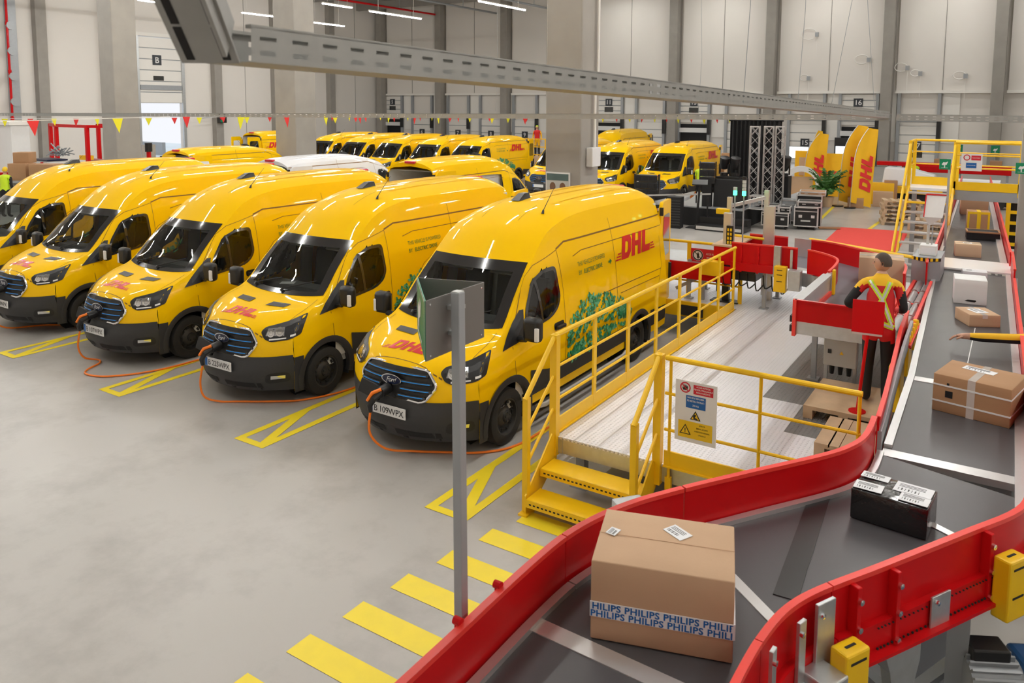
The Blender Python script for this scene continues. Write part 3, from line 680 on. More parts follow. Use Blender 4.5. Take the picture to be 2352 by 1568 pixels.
# side graphics
for sg in (1,-1):
    f=side(sg,.008); D=(lambda a,y0: y0+a) if sg>0 else (lambda a,y0: y0-a)
    y0=4.20 if sg>0 else 5.55
    mm=MB(); put(mm,logo(.34),lambda a,c: f(D(a*.98,y0),1.735+c)); P('side_logo',mm,DRED,label='red DHL lettering on the side')
    y0=2.84 if sg>0 else 3.80
    mm=MB(); put(mm,text('THIS VEHICLE IS POWERED',.088,0,-.004),lambda a,c: f(D(a*.78,y0),1.865+c)); put(mm,text('BY',.088),lambda a,c: f(D(a*.9,y0),1.745+c)); put(mm,text('ELECTRIC DRIVE',.088,.0,.010),lambda a,c: f(D(.15+a*.88,y0),1.745+c))
    put(mm,([(0,.02),(.05,.02),(.05,-.01),(.11,.035),(.05,.08),(.05,.05),(0,.05)],[(0,1,5,6),(2,3,4)]),lambda a,c: f(D(.92+a,y0),1.745+c)); P('side_slogan',mm,GRNT,label='green electric drive slogan')['kind']='stuff'
    R2=random.Random(3); gm=[mat('leaf_green_print_%s'%k,c,.4) for k,c in (('dark',(.02,.20,.08)),('mid',(.03,.32,.14)),('pale',(.14,.50,.28)))] if sg>0 else gm
    mm=MB(); blobs=[(2.75,.98,.34,.30),(3.05,1.12,.40,.32),(3.45,1.12,.42,.27),(3.85,1.0,.42,.24),(4.2,.90,.24,.16),(2.62,.80,.26,.22),(3.2,.82,.6,.20)]
    for k in range(1250):
        cy,cz,ry,rz=blobs[R2.randrange(len(blobs))]; a=R2.random()*2*pi; q=sqrt(R2.random())
        y=cy+ry*q*cos(a); z=cz+rz*q*sin(a)
        if z<.58 or y<2.42: continue
        # leave the branches of the tree bare
        bare=False
        for (ya,za,yb,zb) in ((2.45,.80,2.95,.94),(2.95,.94,3.7,.90),(2.8,.95,3.0,1.30),(3.0,.97,3.5,1.32),(3.3,.93,3.9,1.12),(2.62,.86,2.62,1.1),(2.9,.92,3.0,.62),(3.7,.9,4.3,.8)):
            A_=Vector((ya,za));B_=Vector((yb,zb)); tt=max(0,min(1,(Vector((y,z))-A_).dot(B_-A_)/(B_-A_).length_squared))
            if (Vector((y,z))-A_-(B_-A_)*tt).length<.036: bare=True
        if bare: continue
        an=R2.random()*pi; l=.030+.020*R2.random(); wd=l*.6; ff=side(sg,.005+.002*(k%5))
        mm.add([ff(y+l*cos(an),z+l*sin(an)),ff(y-wd*sin(an),z+wd*cos(an)),ff(y-l*cos(an),z-l*sin(an)),ff(y+wd*sin(an),z-wd*cos(an))],[(0,1,2,3)],R2.randrange(3))
    o=P('tree_graphic',mm,gm,label='green leafy tree print on the van side'); o['kind']='stuff'
allo=[o for o in bpy.data.objects if o.parent]; vt=[o for o in allo if o.parent==VAN or (o.parent and o.parent.parent==VAN)]
VT=tree_of(VAN,vt)
def setmat(o,tree,a,b):
    for c,sub in [(o,tree)]+tree:
        pass
def new_van(label,x,y,rz=0,group=None,sz=1.0):
    r=copy_tree(VAN,VT); r.location=(x,y,0); r.rotation_euler.z=rz; r.scale=(1,1,sz); r['label']=label
    if group: r['group']=group
    return r
def sub(v,name): return [c for c in v.children_recursive if c.name.split('.')[0]==name]
VANS=[]
profile(CELOW); LB=body_mb(); al=MB(); al.add(LB.v,LB.f); al.add(BUMP.v,BUMP.f); al.add(*(lambda m:(m.v,m.f))((lambda m:m.grid(lambda i,j: cap(i,TT[j]),len(CC),25))(MB()))); BVHI=BVH; BVH=bvh_of(al)
LOWB=LB.mesh('body_low_roof',VANY,True,50); LOWS=seams().mesh('panel_seam_low_roof',CR); LOWR=[r.mesh('roof_rib_low',VANY) for r in ribs()]
LOWL=lining().mesh('cab_lining_low',LINER); LOWO=body_mb(True).mesh('body_low_roof_open',VANY,True,50)
profile(CE); BVH=BVHI
def lower(v,body=None):
    sub(v,'body')[0].data=body or LOWB; sub(v,'panel_seam')[0].data=LOWS; sub(v,'cab_lining')[0].data=LOWL
    for o,me in zip(sub(v,'roof_rib'),LOWR): o.data=me
    for n in ('roof_fin','antenna','brake_lamp'):
        for o in sub(v,n): o.location.z=-.24
    for o in sub(v,'rear_door'): o.scale.z=.92; o.location.z=.04
    for o in sub(v,'cargo_hold'): o.scale.z=.9; o.location.z=.05
ordv=['front row, nearest the yellow steps','front row, second from the yellow steps','front row, third from the yellow steps','front row, fourth from the yellow steps','front row, cut by the left edge']
plates=['B 109WPX','B 225WPX','B 107WPX','B 118WPX','B 131WPX']
for k in range(5):
    x=(-5.97,-8.99,-11.98,-15.0,-18.05)[k]; y=(6.6,6.55,6.5,6.5,6.5)[k]
    if k==0:
        v=VAN; v.location=(x,y,0); v['group']='front row of charging delivery vans'
    else: v=new_van('',x,y,0,'front row of charging delivery vans')
    v['label']='yellow delivery van on charge, '+ordv[k]
    pl=sub(v,'number_plate')[0]; mm=MB(); put(mm,text(plates[k],.105,0,.003,'CENTER',.95),lambda a,c: (.02+a*.98,-.0305,.517+c)); mm.build('plate_number',BLK,pl)['kind']='stuff'
    VANS.append(v)
bpy.context.view_layer.update()
tr=['leftmost','second from the left','middle','fourth from the left','rightmost']
def fold(v,sides):
    for m_ in sub(v,'door_mirror'):
        sg=1 if m_.data.vertices[0].co.x>0 else -1
        if sg in sides: m_.scale.x=.4; m_.location.x=sg*.60
BACK=[]
for k,(x,y) in enumerate(((-32.7,28.75),(-30.3,28.85),(-27.9,29.0),(-25.5,29.2),(-23.1,29.4))):
    BACK.append(new_van('yellow delivery van parked in the back row left of the column, '+tr[k],x,y+.5,0,'back row of delivery vans'))
BACK.append(new_van('yellow delivery van in the back row, mostly hidden by the concrete column',-17.8,29.6,0,'back row of delivery vans'))
BACK.append(new_van('yellow delivery van in the back row just right of the concrete column',-15.15,29.4,0,'back row of delivery vans'))
BACK.append(new_van('yellow delivery van in the back row nearest the black stage',-12.65,30.1,0,'back row of delivery vans'))
for v in BACK: lower(v)
for v in BACK: fold(v,(-1,1) if v not in BACK[-2:] else (-1,))
fold(BACK[-2],(1,))
new_van('yellow delivery van at the back whose roof shows between column and next van',-19.8,38.5,0)
# second row, facing away
slid=body_mb(True).mesh('body_open',VANY,True,50)
a=new_van('yellow van facing away with open rear doors and open sliding side door',-13.9,16.35+5.95,pi,None,.95)
bo=sub(a,'body')[0]; bo.data=slid
for n in ('side_logo','side_slogan','tree_graphic'):
    for c in sub(a,n): bpy.data.objects.remove(c)
mm=MB(); mm.grid(lambda i,j: Vector((-(side_x(2.75+1.2*i/6,.6+1.55*j/6)+.07),4.0+1.2*i/6,.6+1.55*j/6)),7,7); mm.build('sliding_door',VANY,a,smooth=True)
mm=MB()
for k,(x,y,z,s) in enumerate(((-.45,4.9,.62,.5),(.2,5.0,.62,.6),(-.3,4.5,1.1,.55),(.35,4.6,1.2,.5),(0,4.4,1.65,.4))): mm.ob((x,y,z+s/2),(s,s*.9,s))
tag(mm.build('cargo_parcels',CARD2),'brown parcels stacked inside the open yellow van','parcels').location=(-13.9,16.35+5.95,0); bpy.data.objects['cargo_parcels'].rotation_euler.z=pi; bpy.data.objects['cargo_parcels']['kind']='stuff'
wv=new_van('white delivery van facing away between two yellow vans',-18.65,15.55+5.95,pi); lower(wv)
y2=new_van('yellow delivery van facing away at the left, left of the white van',-25.4,17.0+5.95,pi); lower(y2)
y3=new_van('yellow van facing away far left beside the middle column, doors open',-37.0,29.6+5.95,pi,None,.93)
for n in ('side_logo','side_slogan','tree_graphic'):
    for c in sub(y2,n): bpy.data.objects.remove(c)
for v in (a,wv,y2):
    for d in sub(v,'rear_door'):
        sg=1 if d.location.x>0 else -1
        if v is a: d.rotation_euler.z=-sg*radians(262)
        elif v is wv: d.rotation_euler.z=0 if sg>0 else radians(262)
        else: d.rotation_euler.z=0 if sg>0 else radians(262)
for v in (wv,):
    for c in v.children_recursive:
        if c.type=='MESH' and c.data.materials and c.data.materials[0]==VANY:
            c.material_slots[0].link='OBJECT'; c.material_slots[0].material=VANW
    for n in ('side_logo','side_slogan','tree_graphic','bonnet_logo'):
        for c in sub(v,n): bpy.data.objects.remove(c)
for v,x,rz_ in ((VANS[1],.50,.2),(VANS[2],.40,-.1),(VANS[1],-.35,.6)):
    m=MB(); m.ob((x,1.52,1.345),(.22,.15,.004),rz_); m.build('dashboard_paper',PAPR,v,label='white paper lying on the dashboard')
# charging cables of the front row
cabs=[[(0,-.08,.70),(-.02,-.16,.60),(.0,-.2,.45)]]
def cable(van,pts,label):
    X,Y=van.location.x,van.location.y
    c=thing('charging_cable',label,'cable',(X,Y,0),0,'orange charging cables')
    m=MB(); m.ob((-.26,-.02,.76),(.30,.05,.17),.15,0,-.2,.25); m.cyl((-.24,-.05,.66),(-.20,-.06,.70),.02,n=6); m.build('port_flap',BLK,c,bevel=.015)
    m=MB(); m.cyl((-.04,.04,.80),(-.04,-.10,.78),.062,n=14); m.tube([(-.04,-.08,.78),(-.07,-.17,.73),(-.12,-.19,.64),(-.13,-.17,.56)],[.042,.04,.034,.026],10); m.build('connector',BLK,c,smooth=True)
    m=MB(); m.tube([(-.02,-.10,.825),(-.09,-.175,.79),(-.135,-.215,.70)],[.02,.022,.018],8); m.build('grip',ORNG,c,smooth=True,label='orange connector grip')
    m=MB(); pl=[(-.13,-.17,.56)]+[(a-X,b_-Y,z) for a,b_,z in pts]; m.tube(crom(pl,6),.014,8); m.build('cord',ORNG,c,smooth=True)
cable(VANS[0],[(-6.10,6.42,.30),(-5.98,6.55,.10),(-5.75,6.8,.03),(-5.45,7.0,.018),(-5.15,7.18,.018),(-4.9,7.5,.018),(-4.82,8.0,.018),(-4.8,9.2,.018)],'orange charging cable looping from the van nearest the steps')
cable(VANS[1],[(-9.16,6.36,.30),(-9.13,6.40,.10),(-9.0,6.55,.018),(-8.8,6.68,.018),(-8.4,6.95,.018),(-8.09,7.24,.018),(-7.86,7.9,.018),(-7.8,9.5,.018)],'orange charging cable looping under the second van from the steps')
cable(VANS[2],[(-12.13,6.30,.30),(-12.15,6.40,.10),(-12.1,6.6,.018),(-11.93,6.5,.018),(-11.80,6.25,.018),(-11.6,6.13,.018),(-11.25,6.25,.018),(-10.94,6.7,.018),(-10.81,7.4,.018),(-10.8,9.5,.018)],'orange charging cable with a wide loop on the floor, third van')
cable(VANS[3],[(-15.1,6.38,.28),(-15.1,6.6,.06),(-14.9,7.1,.018),(-14.5,7.4,.018),(-14.0,7.6,.018),(-13.8,9,.018)],'orange charging cable of the fourth van, running right')
cable(VANS[4],[(-18.2,6.38,.28),(-18.1,6.6,.06),(-17.6,7.2,.018),(-17.0,7.4,.018),(-16.9,9,.018)],'orange charging cable at the left edge')

# ================================================================ LOADING PLATFORM
pf=thing('loading_platform','raised aluminium tread-plate platform on grey legs beside the nearest van','platform',(-2.4,12,0))
def PL(x,y): return (x+2.4,y-12)
X0,X1,Y0,YB,YE=-3.93,-.98,6.95,13.2,17.2
k=0
for x0,x1,y0,y1,mt in [(-3.93,-3.42,Y0,YE,DECK),(-3.42,-2.92,Y0,YE,DECK),(-2.92,-2.42,Y0,YE,DECK),(-2.42,-1.95,Y0,9.3,DECK),(-2.42,-1.95,9.3,11.9,DECK2),(-2.42,-1.95,11.9,YE,DECK),(-1.95,-1.45,Y0,8.4,DECK),(-1.95,-1.45,8.4,12.6,DECK2),(-1.95,-1.45,12.6,YE,DECK),(-1.45,-.98,Y0,YE,DECK2),(-5.5,-3.93,YB,YE,DECK),(-7.2,-5.5,YB,YE,DECK)]:
    a,b=PL(x0,y0); c,d=PL(x1,y1)
    MB().box(a+.0015,c-.0015,b+.0015,d-.0015,.575,.60).build('tread_plate',mt,pf,label='dark tread plate' if mt is DECK2 else None)
    if mt is DECK and x0<-2.4 and x0>-4:
        for g in (.20,.24): MB().box(a+g,a+g+.008,b,d,.60,.6015).build('groove_rib',DECK,pf)
for x0,x1,y in ((-3.93,-.98,Y0+.04),(-7.2,-3.93,YB+.04)):
    a,b=PL(x0,y); c,_=PL(x1,y); MB().box(a,c,b-.03,b+.03,.42,.575).build('edge_beam',GALV,pf)
for x in (-3.9,-1.0):
    a,b=PL(x,Y0); MB().box(a-.04,a+.04,b,5.2,.42,.57).build('edge_beam',GALV,pf)
for x,y in ((-3.75,7.2),(-2.4,7.2),(-1.1,7.2),(-3.75,10),(-3.75,13),(-2.4,10),(-2.4,14),(-7,13.4),(-5.4,13.4),(-7,17),(-4,17),(-1.1,17)):
    a,b=PL(x,y); MB().box(a-.05,a+.05,b-.05,b+.05,0,.45).box(a-.1,a+.1,b-.1,b+.1,0,.015).build('leg',STEEL,pf)
# left guard rail with toe board
def rail_run(name,label,p0,p1,ts,z0,z1,mids,toe=True,flat=True,group='yellow guard rails',loc=None):
    p0=Vector(p0);p1=Vector(p1); r=thing(name,label,'railing',tuple(p0)+(0,),0,group)
    d=(p1-p0); L=d.length; u=d/L; ang=atan2(u.y,u.x); r.rotation_euler.z=ang
    MB().cyl((0,0,z1),(L,0,z1),.026,n=10).build('top_rail',YEL,r,smooth=True)
    for z in mids: MB().cyl((0,0,z),(L,0,z),.016,n=8).build('mid_rail',YEL,r,smooth=True)
    for t in ts:
        if flat: MB().box(t-.035,t+.035,-.012,.012,z0-.1,z1).build('post',YEL,r)
        else: MB().cyl((t,0,z0-.22),(t,0,z1),.016,n=8).box(t-.03,t+.03,-.02,.02,z0-.25,z0-.1).build('post',YEL,r)
    if toe: MB().box(0,L,-.01,.01,z0,z0+.16).box(0,L,-.03,.03,z0,z0+.014).build('toe_board',YEL,r)
    return r
rail_run('guard_rail','yellow guard rail with toe board along the platform beside the van',(-3.97,6.96),(-3.97,13.15),(.03,.93,1.85,2.75,3.6,4.45,5.35,6.15),.60,1.68,(.97,1.33))
rail_run('guard_rail','yellow guard rail across the platform front, carrying the white warning sign',(-2.72,6.93),(-.98,6.93),(.05,.9,1.72),.60,1.68,(.97,1.33),True,False)
rail_run('guard_rail','short yellow guard rail behind the nearest van, with no-entry sign',(-5.9,13.6),(-3.98,13.6),(.03,.95,1.9),.60,1.62,(.9,1.25),False)
rb=thing('dock_bumper_board','yellow bumper board on the platform edge behind the nearest van','board',(-5.5,13.17,0)); MB().box(-1.6,1.5,-.03,.03,.35,.62).build('board',YEL,rb); MB().box(-1.2,-.8,-.06,-.03,.38,.56).box(.6,1.0,-.06,-.03,.38,.56).build('rubber_buffer',RUB,rb)
# steps
st=thing('platform_steps','two yellow steel steps with handrails at the platform corner','steps',(-3.37,6.95,0))
for k,(y,z) in enumerate(((-.22,.39),(-.50,.18))):
    m=MB(); m.box(-.54,.54,y-.14,y+.14,z-.01,z); m.box(-.54,.54,y-.145,y-.135,z-.075,z); t=m.build('tread',YEL,st)
    h=MB()
    for i in range(22): h.box(-.5+.046*i,-.475+.046*i,y-.1465,y-.145,z-.045,z-.03)
    h.build('slot_row',BLKM,t)['kind']='stuff'
for sx in (-1,1):
    m=MB(); m.prism([(0,.60),(-.10,.66),(-.62,.20),(-.62,.02),(-.50,.02),(0,.36)],lambda a,b,h:(h,a,b),sx*.56-.008,sx*.56+.008); m.build('stringer',YEL,st)
    m=MB(); m.box(sx*.58-.03,sx*.58+.03,-.60,-.54,.03,1.20); m.build('lower_post',YEL,st)
    m=MB(); m.box(sx*.58-.04,sx*.58+.04,-.05,.03,.40,1.70); m.build('upper_post',YEL,st)
    m=MB(); m.cyl((sx*.58,-.60,1.18),(sx*.58,0,1.70),.026,n=10); m.build('handrail',YEL,st,smooth=True)
    for z in (.50,.85): MB().cyl((sx*.58,-.57,z),(sx*.58,0,z+.44),.016,n=8).build('mid_rail',YEL,st,smooth=True)
    MB().box(sx*.57-.05,sx*.57+.05,-.66,-.5,0,.02).build('foot_plate',YEL,st)
# warning sign on the front rail
sg=thing('warning_sign','white warning board with red, blue and yellow Romanian notices on the front railing','sign',(-2.40,6.885,.92))
MB().box(-.20,.20,-.004,.004,0,.59).build('board',WHT,sg)
f=lambda y: (lambda a,b:(a,y,b))
m=MB(); put(m,rect(-.025,.165,.475,.565),f(-.006)); m.build('red_panel',SRED,sg)
m=MB()
for s,z in (('ACCES INTERZIS',.542),('PENTRU PERSOANELE',.516),('NEAUTORIZATE',.490)): put(m,text(s,.021,0,.006,'CENTER',.9),lambda a,b:(.07+a*.95,-.008,z+b))
m.build('red_panel_text',WHT,sg)['kind']='stuff'
m=MB(); put(m,ring(.040,.052,28,1,(-.105,.525)),f(-.006)); put(m,([(-.142,.555),(-.135,.562),(-.068,.495),(-.075,.488)],[(0,1,2,3)]),f(-.009)); m.build('no_entry_ring',SRED,sg)
m=MB(); put(m,([(-.125,.500),(-.085,.500),(-.078,.530),(-.083,.548),(-.09,.53),(-.096,.556),(-.102,.533),(-.109,.556),(-.114,.531),(-.122,.545),(-.124,.52),(-.136,.53)],[tuple(range(12))]),f(-.0075)); m.build('hand_pictogram',BLK,sg)
m=MB(); put(m,rect(-.095,.095,.335,.455),f(-.006)); m.build('blue_panel',SBLU,sg)
m=MB()
for s,z in (('SARCINA MAXIMA',.428),('PE METRU PATRAT:',.396),('250 KG',.355)): put(m,text(s,.025,0,.006,'CENTER',.9),lambda a,b:(a*.86,-.008,z+b))
m.build('blue_panel_text',WHT,sg)['kind']='stuff'
tri=lambda c,z,r:[(c-r,z),(c+r,z),(c,z+r*1.75)]
m=MB(); put(m,(tri(0,.225,.052),[(0,1,2)]),f(-.006)); put(m,([( -.015,.235),(.018,.235),(.024,.245),(-.005,.25),(.01,.275),(-.005,.285),(-.022,.262)],[tuple(range(7))]),f(-.010)); p=m.build('triangle_border',BLK,sg)
m=MB(); put(m,(tri(0,.233,.038),[(0,1,2)]),f(-.008)); m.build('triangle_fill',SYEL,p)
m=MB(); put(m,rect(-.165,.165,.04,.205),f(-.006)); m.build('yellow_panel',SYEL,sg)
m=MB(); put(m,(tri(-.095,.075,.056),[(0,1,2)]),f(-.008)); p=m.build('triangle_border',BLK,sg)
m=MB(); put(m,(tri(-.095,.083,.042),[(0,1,2)]),f(-.009)); m.build('triangle_fill',SYEL,p)
m=MB(); put(m,rect(-.099,-.091,.105,.135),f(-.011)); put(m,rect(-.099,-.091,.091,.099),f(-.011)); m.build('exclamation_mark',BLK,p)
m=MB()
for s,z in (('ATENTIE!',.175),('SEMNAL ACUSTIC',.144),('INAINTE DE PORNIREA',.113),('UTILAJULUI',.082)): put(m,text(s,.019,0,.003,'CENTER',.9),lambda a,b:(.068+a*.82,-.008,z+b))
m.build('yellow_panel_text',BLK,sg)['kind']='stuff'
sg=thing('no_entry_sign','small red and white no-entry sign on the rail behind the nearest van','sign',(-4.62,13.56,1.28))
MB().box(-.28,.28,-.006,.006,0,.24).build('board',SRED,sg); m=MB(); put(m,disc(.10,20,None,(-.15,.12)),f(-.008)); m.build('white_disc',WHT,sg)
m=MB(); put(m,ring(.075,.095,20,1,(-.15,.12)),f(-.010)); put(m,([(-.21,.17),(-.2,.18),(-.09,.07),(-.10,.06)],[(0,1,2,3)]),f(-.010)); put(m,([(-.16,.06),(-.13,.06),(-.125,.13),(-.145,.18),(-.17,.13)],[tuple(range(5))]),f(-.0095)); m.build('walker_pictogram',BLK,sg)
m=MB(); put(m,text('ACCES INTERZIS',.048,0,.004,'CENTER'),lambda a,b:(.12+a*.66,-.008,.14+b)); put(m,text('PERSOANELOR',.048,0,.004,'CENTER'),lambda a,b:(.12+a*.66,-.008,.07+b)); m.build('sign_text',WHT,sg)['kind']='stuff'

# ================================================================ MAIN PARCEL CONVEYOR
ZB=1.40
cv=thing('main_conveyor','long main parcel conveyor with black belt running away at the right','conveyor',(-.3,12,0))
def CL(x): return x+.3
# belt centre follows the measured line: left/right edge by y
def mxl(y): return interp(y,[6.5,8.5,15.1,32],[-.76,-.80,-1.10,-1.62])
def mxr(y): return interp(y,[6.5,8.5,15.1,32],[.17,.15,-.03,-.82])
def run(name,y0,y1,mt,zoff=0,n=6,inset=.02):
    m=MB(); m.grid(lambda i,j:(CL(mxl(y0+(y1-y0)*i/n)+inset) if j==0 else CL(mxr(y0+(y1-y0)*i/n)-inset),y0+(y1-y0)*i/n-12,ZB+zoff),n+1,2)
    return m.build(name,mt,cv)
run('belt',6.58,8.42,BELT); run('belt',8.58,14.6,BELT); run('belt',15.6,31.8,BELT,-.0,10)
for y in (6.5,8.5,): m=MB(); m.box(CL(mxl(y)),CL(mxr(y)),y-12-.07,y-12+.07,ZB-.05,ZB+.004); m.build('transfer_plate',ALU,cv)
m=MB(); m.box(CL(mxl(15.1))-.03,CL(mxr(15.1))+.05,14.62-12,15.58-12,ZB+.02,ZB+.05); m.build('white_cover_plate',WGLS,cv,bevel=.005,label='glossy white plate across the belt')
m=MB(); m.box(CL(-.33),CL(-.32),8.6-12,10.9-12,ZB+.001,ZB+.003); m.build('belt_seam',WHT,cv)
# side skirts and red guards
def wall(name,mt,pts,z0,z1,th,parent,edge=None,org=(0,0)):
    P=[Vector((a-org[0],b-org[1])) for a,b in pts]; L=len(P); vs=[]
    for i,p in enumerate(P):
        d=(P[min(i+1,L-1)]-P[max(i-1,0)]).normalized(); r=Vector((-d.y,d.x))*th/2
        for q,z in ((p-r,z0),(p+r,z0),(p+r,z1),(p-r,z1)): vs.append((q.x,q.y,z))
    fs=[]
    for i in range(L-1):
        for k in range(4): fs.append((4*i+k,4*i+(k+1)%4,4*i+4+(k+1)%4,4*i+4+k))
    fs += [(0,1,2,3),(4*L-1,4*L-2,4*L-3,4*L-4)]
    m=MB(); m.add(vs,fs); o=m.build(name,mt,parent,smooth=True,ang=40)
    if edge:
        v2=[]
        for i,p in enumerate(P):
            d=(P[min(i+1,L-1)]-P[max(i-1,0)]).normalized(); r=Vector((-d.y,d.x))*(th/2+.008)
            for q,z in ((p-r,z1-.018),(p+r,z1-.018),(p+r,z1+.008),(p-r,z1+.008)): v2.append((q.x,q.y,z))
        m=MB(); m.add(v2,fs); m.build('edge_trim',edge,o,smooth=True,ang=40)
    return o
O=(-.3,12)
wall('skirt',ALU,[(mxl(y)+.03,y) for y in (6.6,8.5,11,14.6)],ZB-.02,ZB+.03,.06,cv,org=O)
wall('skirt',ALU,[(mxr(y)-.02,y) for y in (6.0,8.5,11,14.6)],ZB-.02,ZB+.03,.07,cv,org=O)
wall('skirt',ALU,[(mxl(y)+.03,y) for y in (15.6,20,26,32)],ZB-.02,ZB+.03,.06,cv,org=O)
wall('skirt',ALU,[(mxr(y)-.06,y) for y in (15.6,20,26,32)],ZB-.02,ZB+.05,.10,cv,org=O)
wall('side_guard',REDP,[(-.80,6.5),(-.825,7.05),(-.91,8.4),(-.97,9.3),(-1.0,10.2)],ZB-.25,ZB+.27,.02,cv,REDL,O)
wall('inner_skirt',STEEL,[(-.785,6.5),(-.81,7.05),(-.88,8.4),(-.92,9.3),(-.95,10.2)],ZB-.02,ZB+.16,.03,cv,None,O)
wall('side_guard',REDP,[(-.955,10.25),(-.975,11.5),(-1.0,13.2)],ZB-.2,ZB+.06,.02,cv,REDL,O)
wall('side_guard',REDP,[(mxl(y)-.06,y) for y in (13.2,14.0,14.9)],ZB-.1,ZB+.34,.02,cv,REDL,O)
wall('side_guard',REDP,[(mxl(y)-.03,y) for y in (15.3,18,22,27,32)],ZB-.1,ZB+.26,.02,cv,REDL,O)
wall('side_guard',REDP,[(mxr(y)+.03,y) for y in (6.3,8.5,10,12,13.3)],ZB-.2,ZB+.22,.02,cv,REDL,O)
wall('side_guard',REDP,[(mxr(y)+.03,y) for y in (13.35,14.2,15.0)],ZB-.2,ZB+.34,.02,cv,REDL,O)
wall('side_guard',REDP,[(mxr(y)+.02,y) for y in (15.3,18,22,27,32)],ZB-.1,ZB+.28,.02,cv,REDL,O)
for y0,y1 in ((6.6,14.6),(15.6,31.5)): 
    m=MB(); m.box(CL(-.75),CL(.10),y0-12,y1-12,ZB-.22,ZB-.012) if y0<10 else m.box(CL(-1.05)-.25,CL(-.2)-.4,y0-12,y1-12,ZB-.22,ZB-.012); m.build('belt_bed',STEEL,cv)
for y in (7.2,9.5,11.8,14.1,17,20.5,24,28):
    for x in (mxl(y)+.05,mxr(y)-.05): MB().box(CL(x)-.035,CL(x)+.035,y-12-.035,y-12+.035,0,ZB-.2).build('leg',STEEL,cv)
for y,lw in ((9.1,.0),(10.4,0),(11.6,0)):   # yellow junction boxes on the operator side
    MB().box(CL(mxl(y))-.20,CL(mxl(y))-.08,y-12-.16,y-12+.16,ZB-.55,ZB-.05).build('yellow_junction_box',YEL,cv,bevel=.012)
for y in (8.9,9.6,10.3,11.0,11.7): MB().lathe((CL(mxl(y))-.075,y-12,ZB+.02),(-1,0,0),[(.02,0),(.02,.015),(0,.018)],10).build('bolt',CHR,cv)

# ================================================================ NEAR CURVED CONVEYOR
nc=thing('curved_conveyor','near S-shaped parcel conveyor with black belt and red guards','conveyor',(-1.3,4,0))
ON=(-1.3,4)
Lg=[(-.80,6.45),(-.80,6.05),(-.86,5.78),(-1.0,5.5),(-1.35,4.97),(-1.68,4.45),(-1.86,4.10),(-1.97,3.72),(-2.0,3.3),(-2.0,2.6),(-2.0,1.4)]
Rg=[(.17,6.2),(.165,5.75),(.10,5.38),(-.15,4.92),(-.50,4.30),(-.72,3.92),(-.82,3.68),(-.865,3.42),(-.88,3.1),(-.88,2.4),(-.88,1.4)]
def bez(P,n=5): return crom(P,n)
LL=bez(Lg); RR=bez(Rg); NL=len(LL)
def bpart(i0,i1,name,mt,dz=0):
    m=MB(); m.grid(lambda i,j:(LL[i0+i][0]+(RR[i0+i][0]-LL[i0+i][0])*(.03+.94*j/4)-ON[0],LL[i0+i][1]+(RR[i0+i][1]-LL[i0+i][1])*(.03+.94*j/4)-ON[1],ZB+dz),i1-i0+1,5); return m.build(name,mt,nc,smooth=True)
bpart(0,20,'belt',BELT); bpart(20,41,'belt',BELT); bpart(41,NL-1,'belt',BELT)
def plate(p,q,wd):
    p=Vector(p)-Vector(ON);q=Vector(q)-Vector(ON);d=(q-p).normalized();r=Vector((-d.y,d.x))*wd/2
    m=MB(); m.prism([tuple(p-r),tuple(q-r),tuple(q+r),tuple(p+r)],lambda a,b,h:(a,b,h),ZB-.03,ZB+.006); return m.build('transfer_plate',ALU,nc)
plate((-1.97,3.26),(-.90,3.22),.11); plate((-.92,5.84),(-.02,5.32),.06); plate((-1.5,4.45),(-.80,3.86),.07)
# raised dark strip that paints a reflection and shade onto the belt
rs=plate((-1.02,5.58),(-.93,4.2),.13); rs.data.materials[0]=BSHD; rs.name='painted_belt_shade'
for a,b in ((0,24),(24,36),(36,NL-1)):
    seg=LL[a:b+1]; 
    if a: seg=[tuple(Vector(seg[0])+(Vector(seg[1])-Vector(seg[0]))*.12)]+seg[1:]
    wall('left_guard',REDP,[(x-.02,y) for x,y in seg],ZB-.12,ZB+.285,.025,nc,REDL,ON)
    wall('skirt',ALU,[(x+.035,y) for x,y in seg],ZB-.01,ZB+.03,.05,nc,None,ON)
ri=[(0,4),(4,24),(24,36),(36,NL-1)]
for a,b in ri:
    seg=RR[a:b+1]
    if a: seg=[tuple(Vector(seg[0])+(Vector(seg[1])-Vector(seg[0]))*.12)]+seg[1:]
    g=wall('right_guard',REDP,[(x+.02,y) for x,y in seg],ZB-.02,ZB+.285,.022,nc,REDL,ON)
    wall('side_frame',REDP,[(x+.05,y) for x,y in seg],ZB-.13,ZB+.02,.05,nc,None,ON)
    wall('frame_lip',REDP,[(x+.085,y) for x,y in seg],ZB-.145,ZB-.125,.10,nc,None,ON)
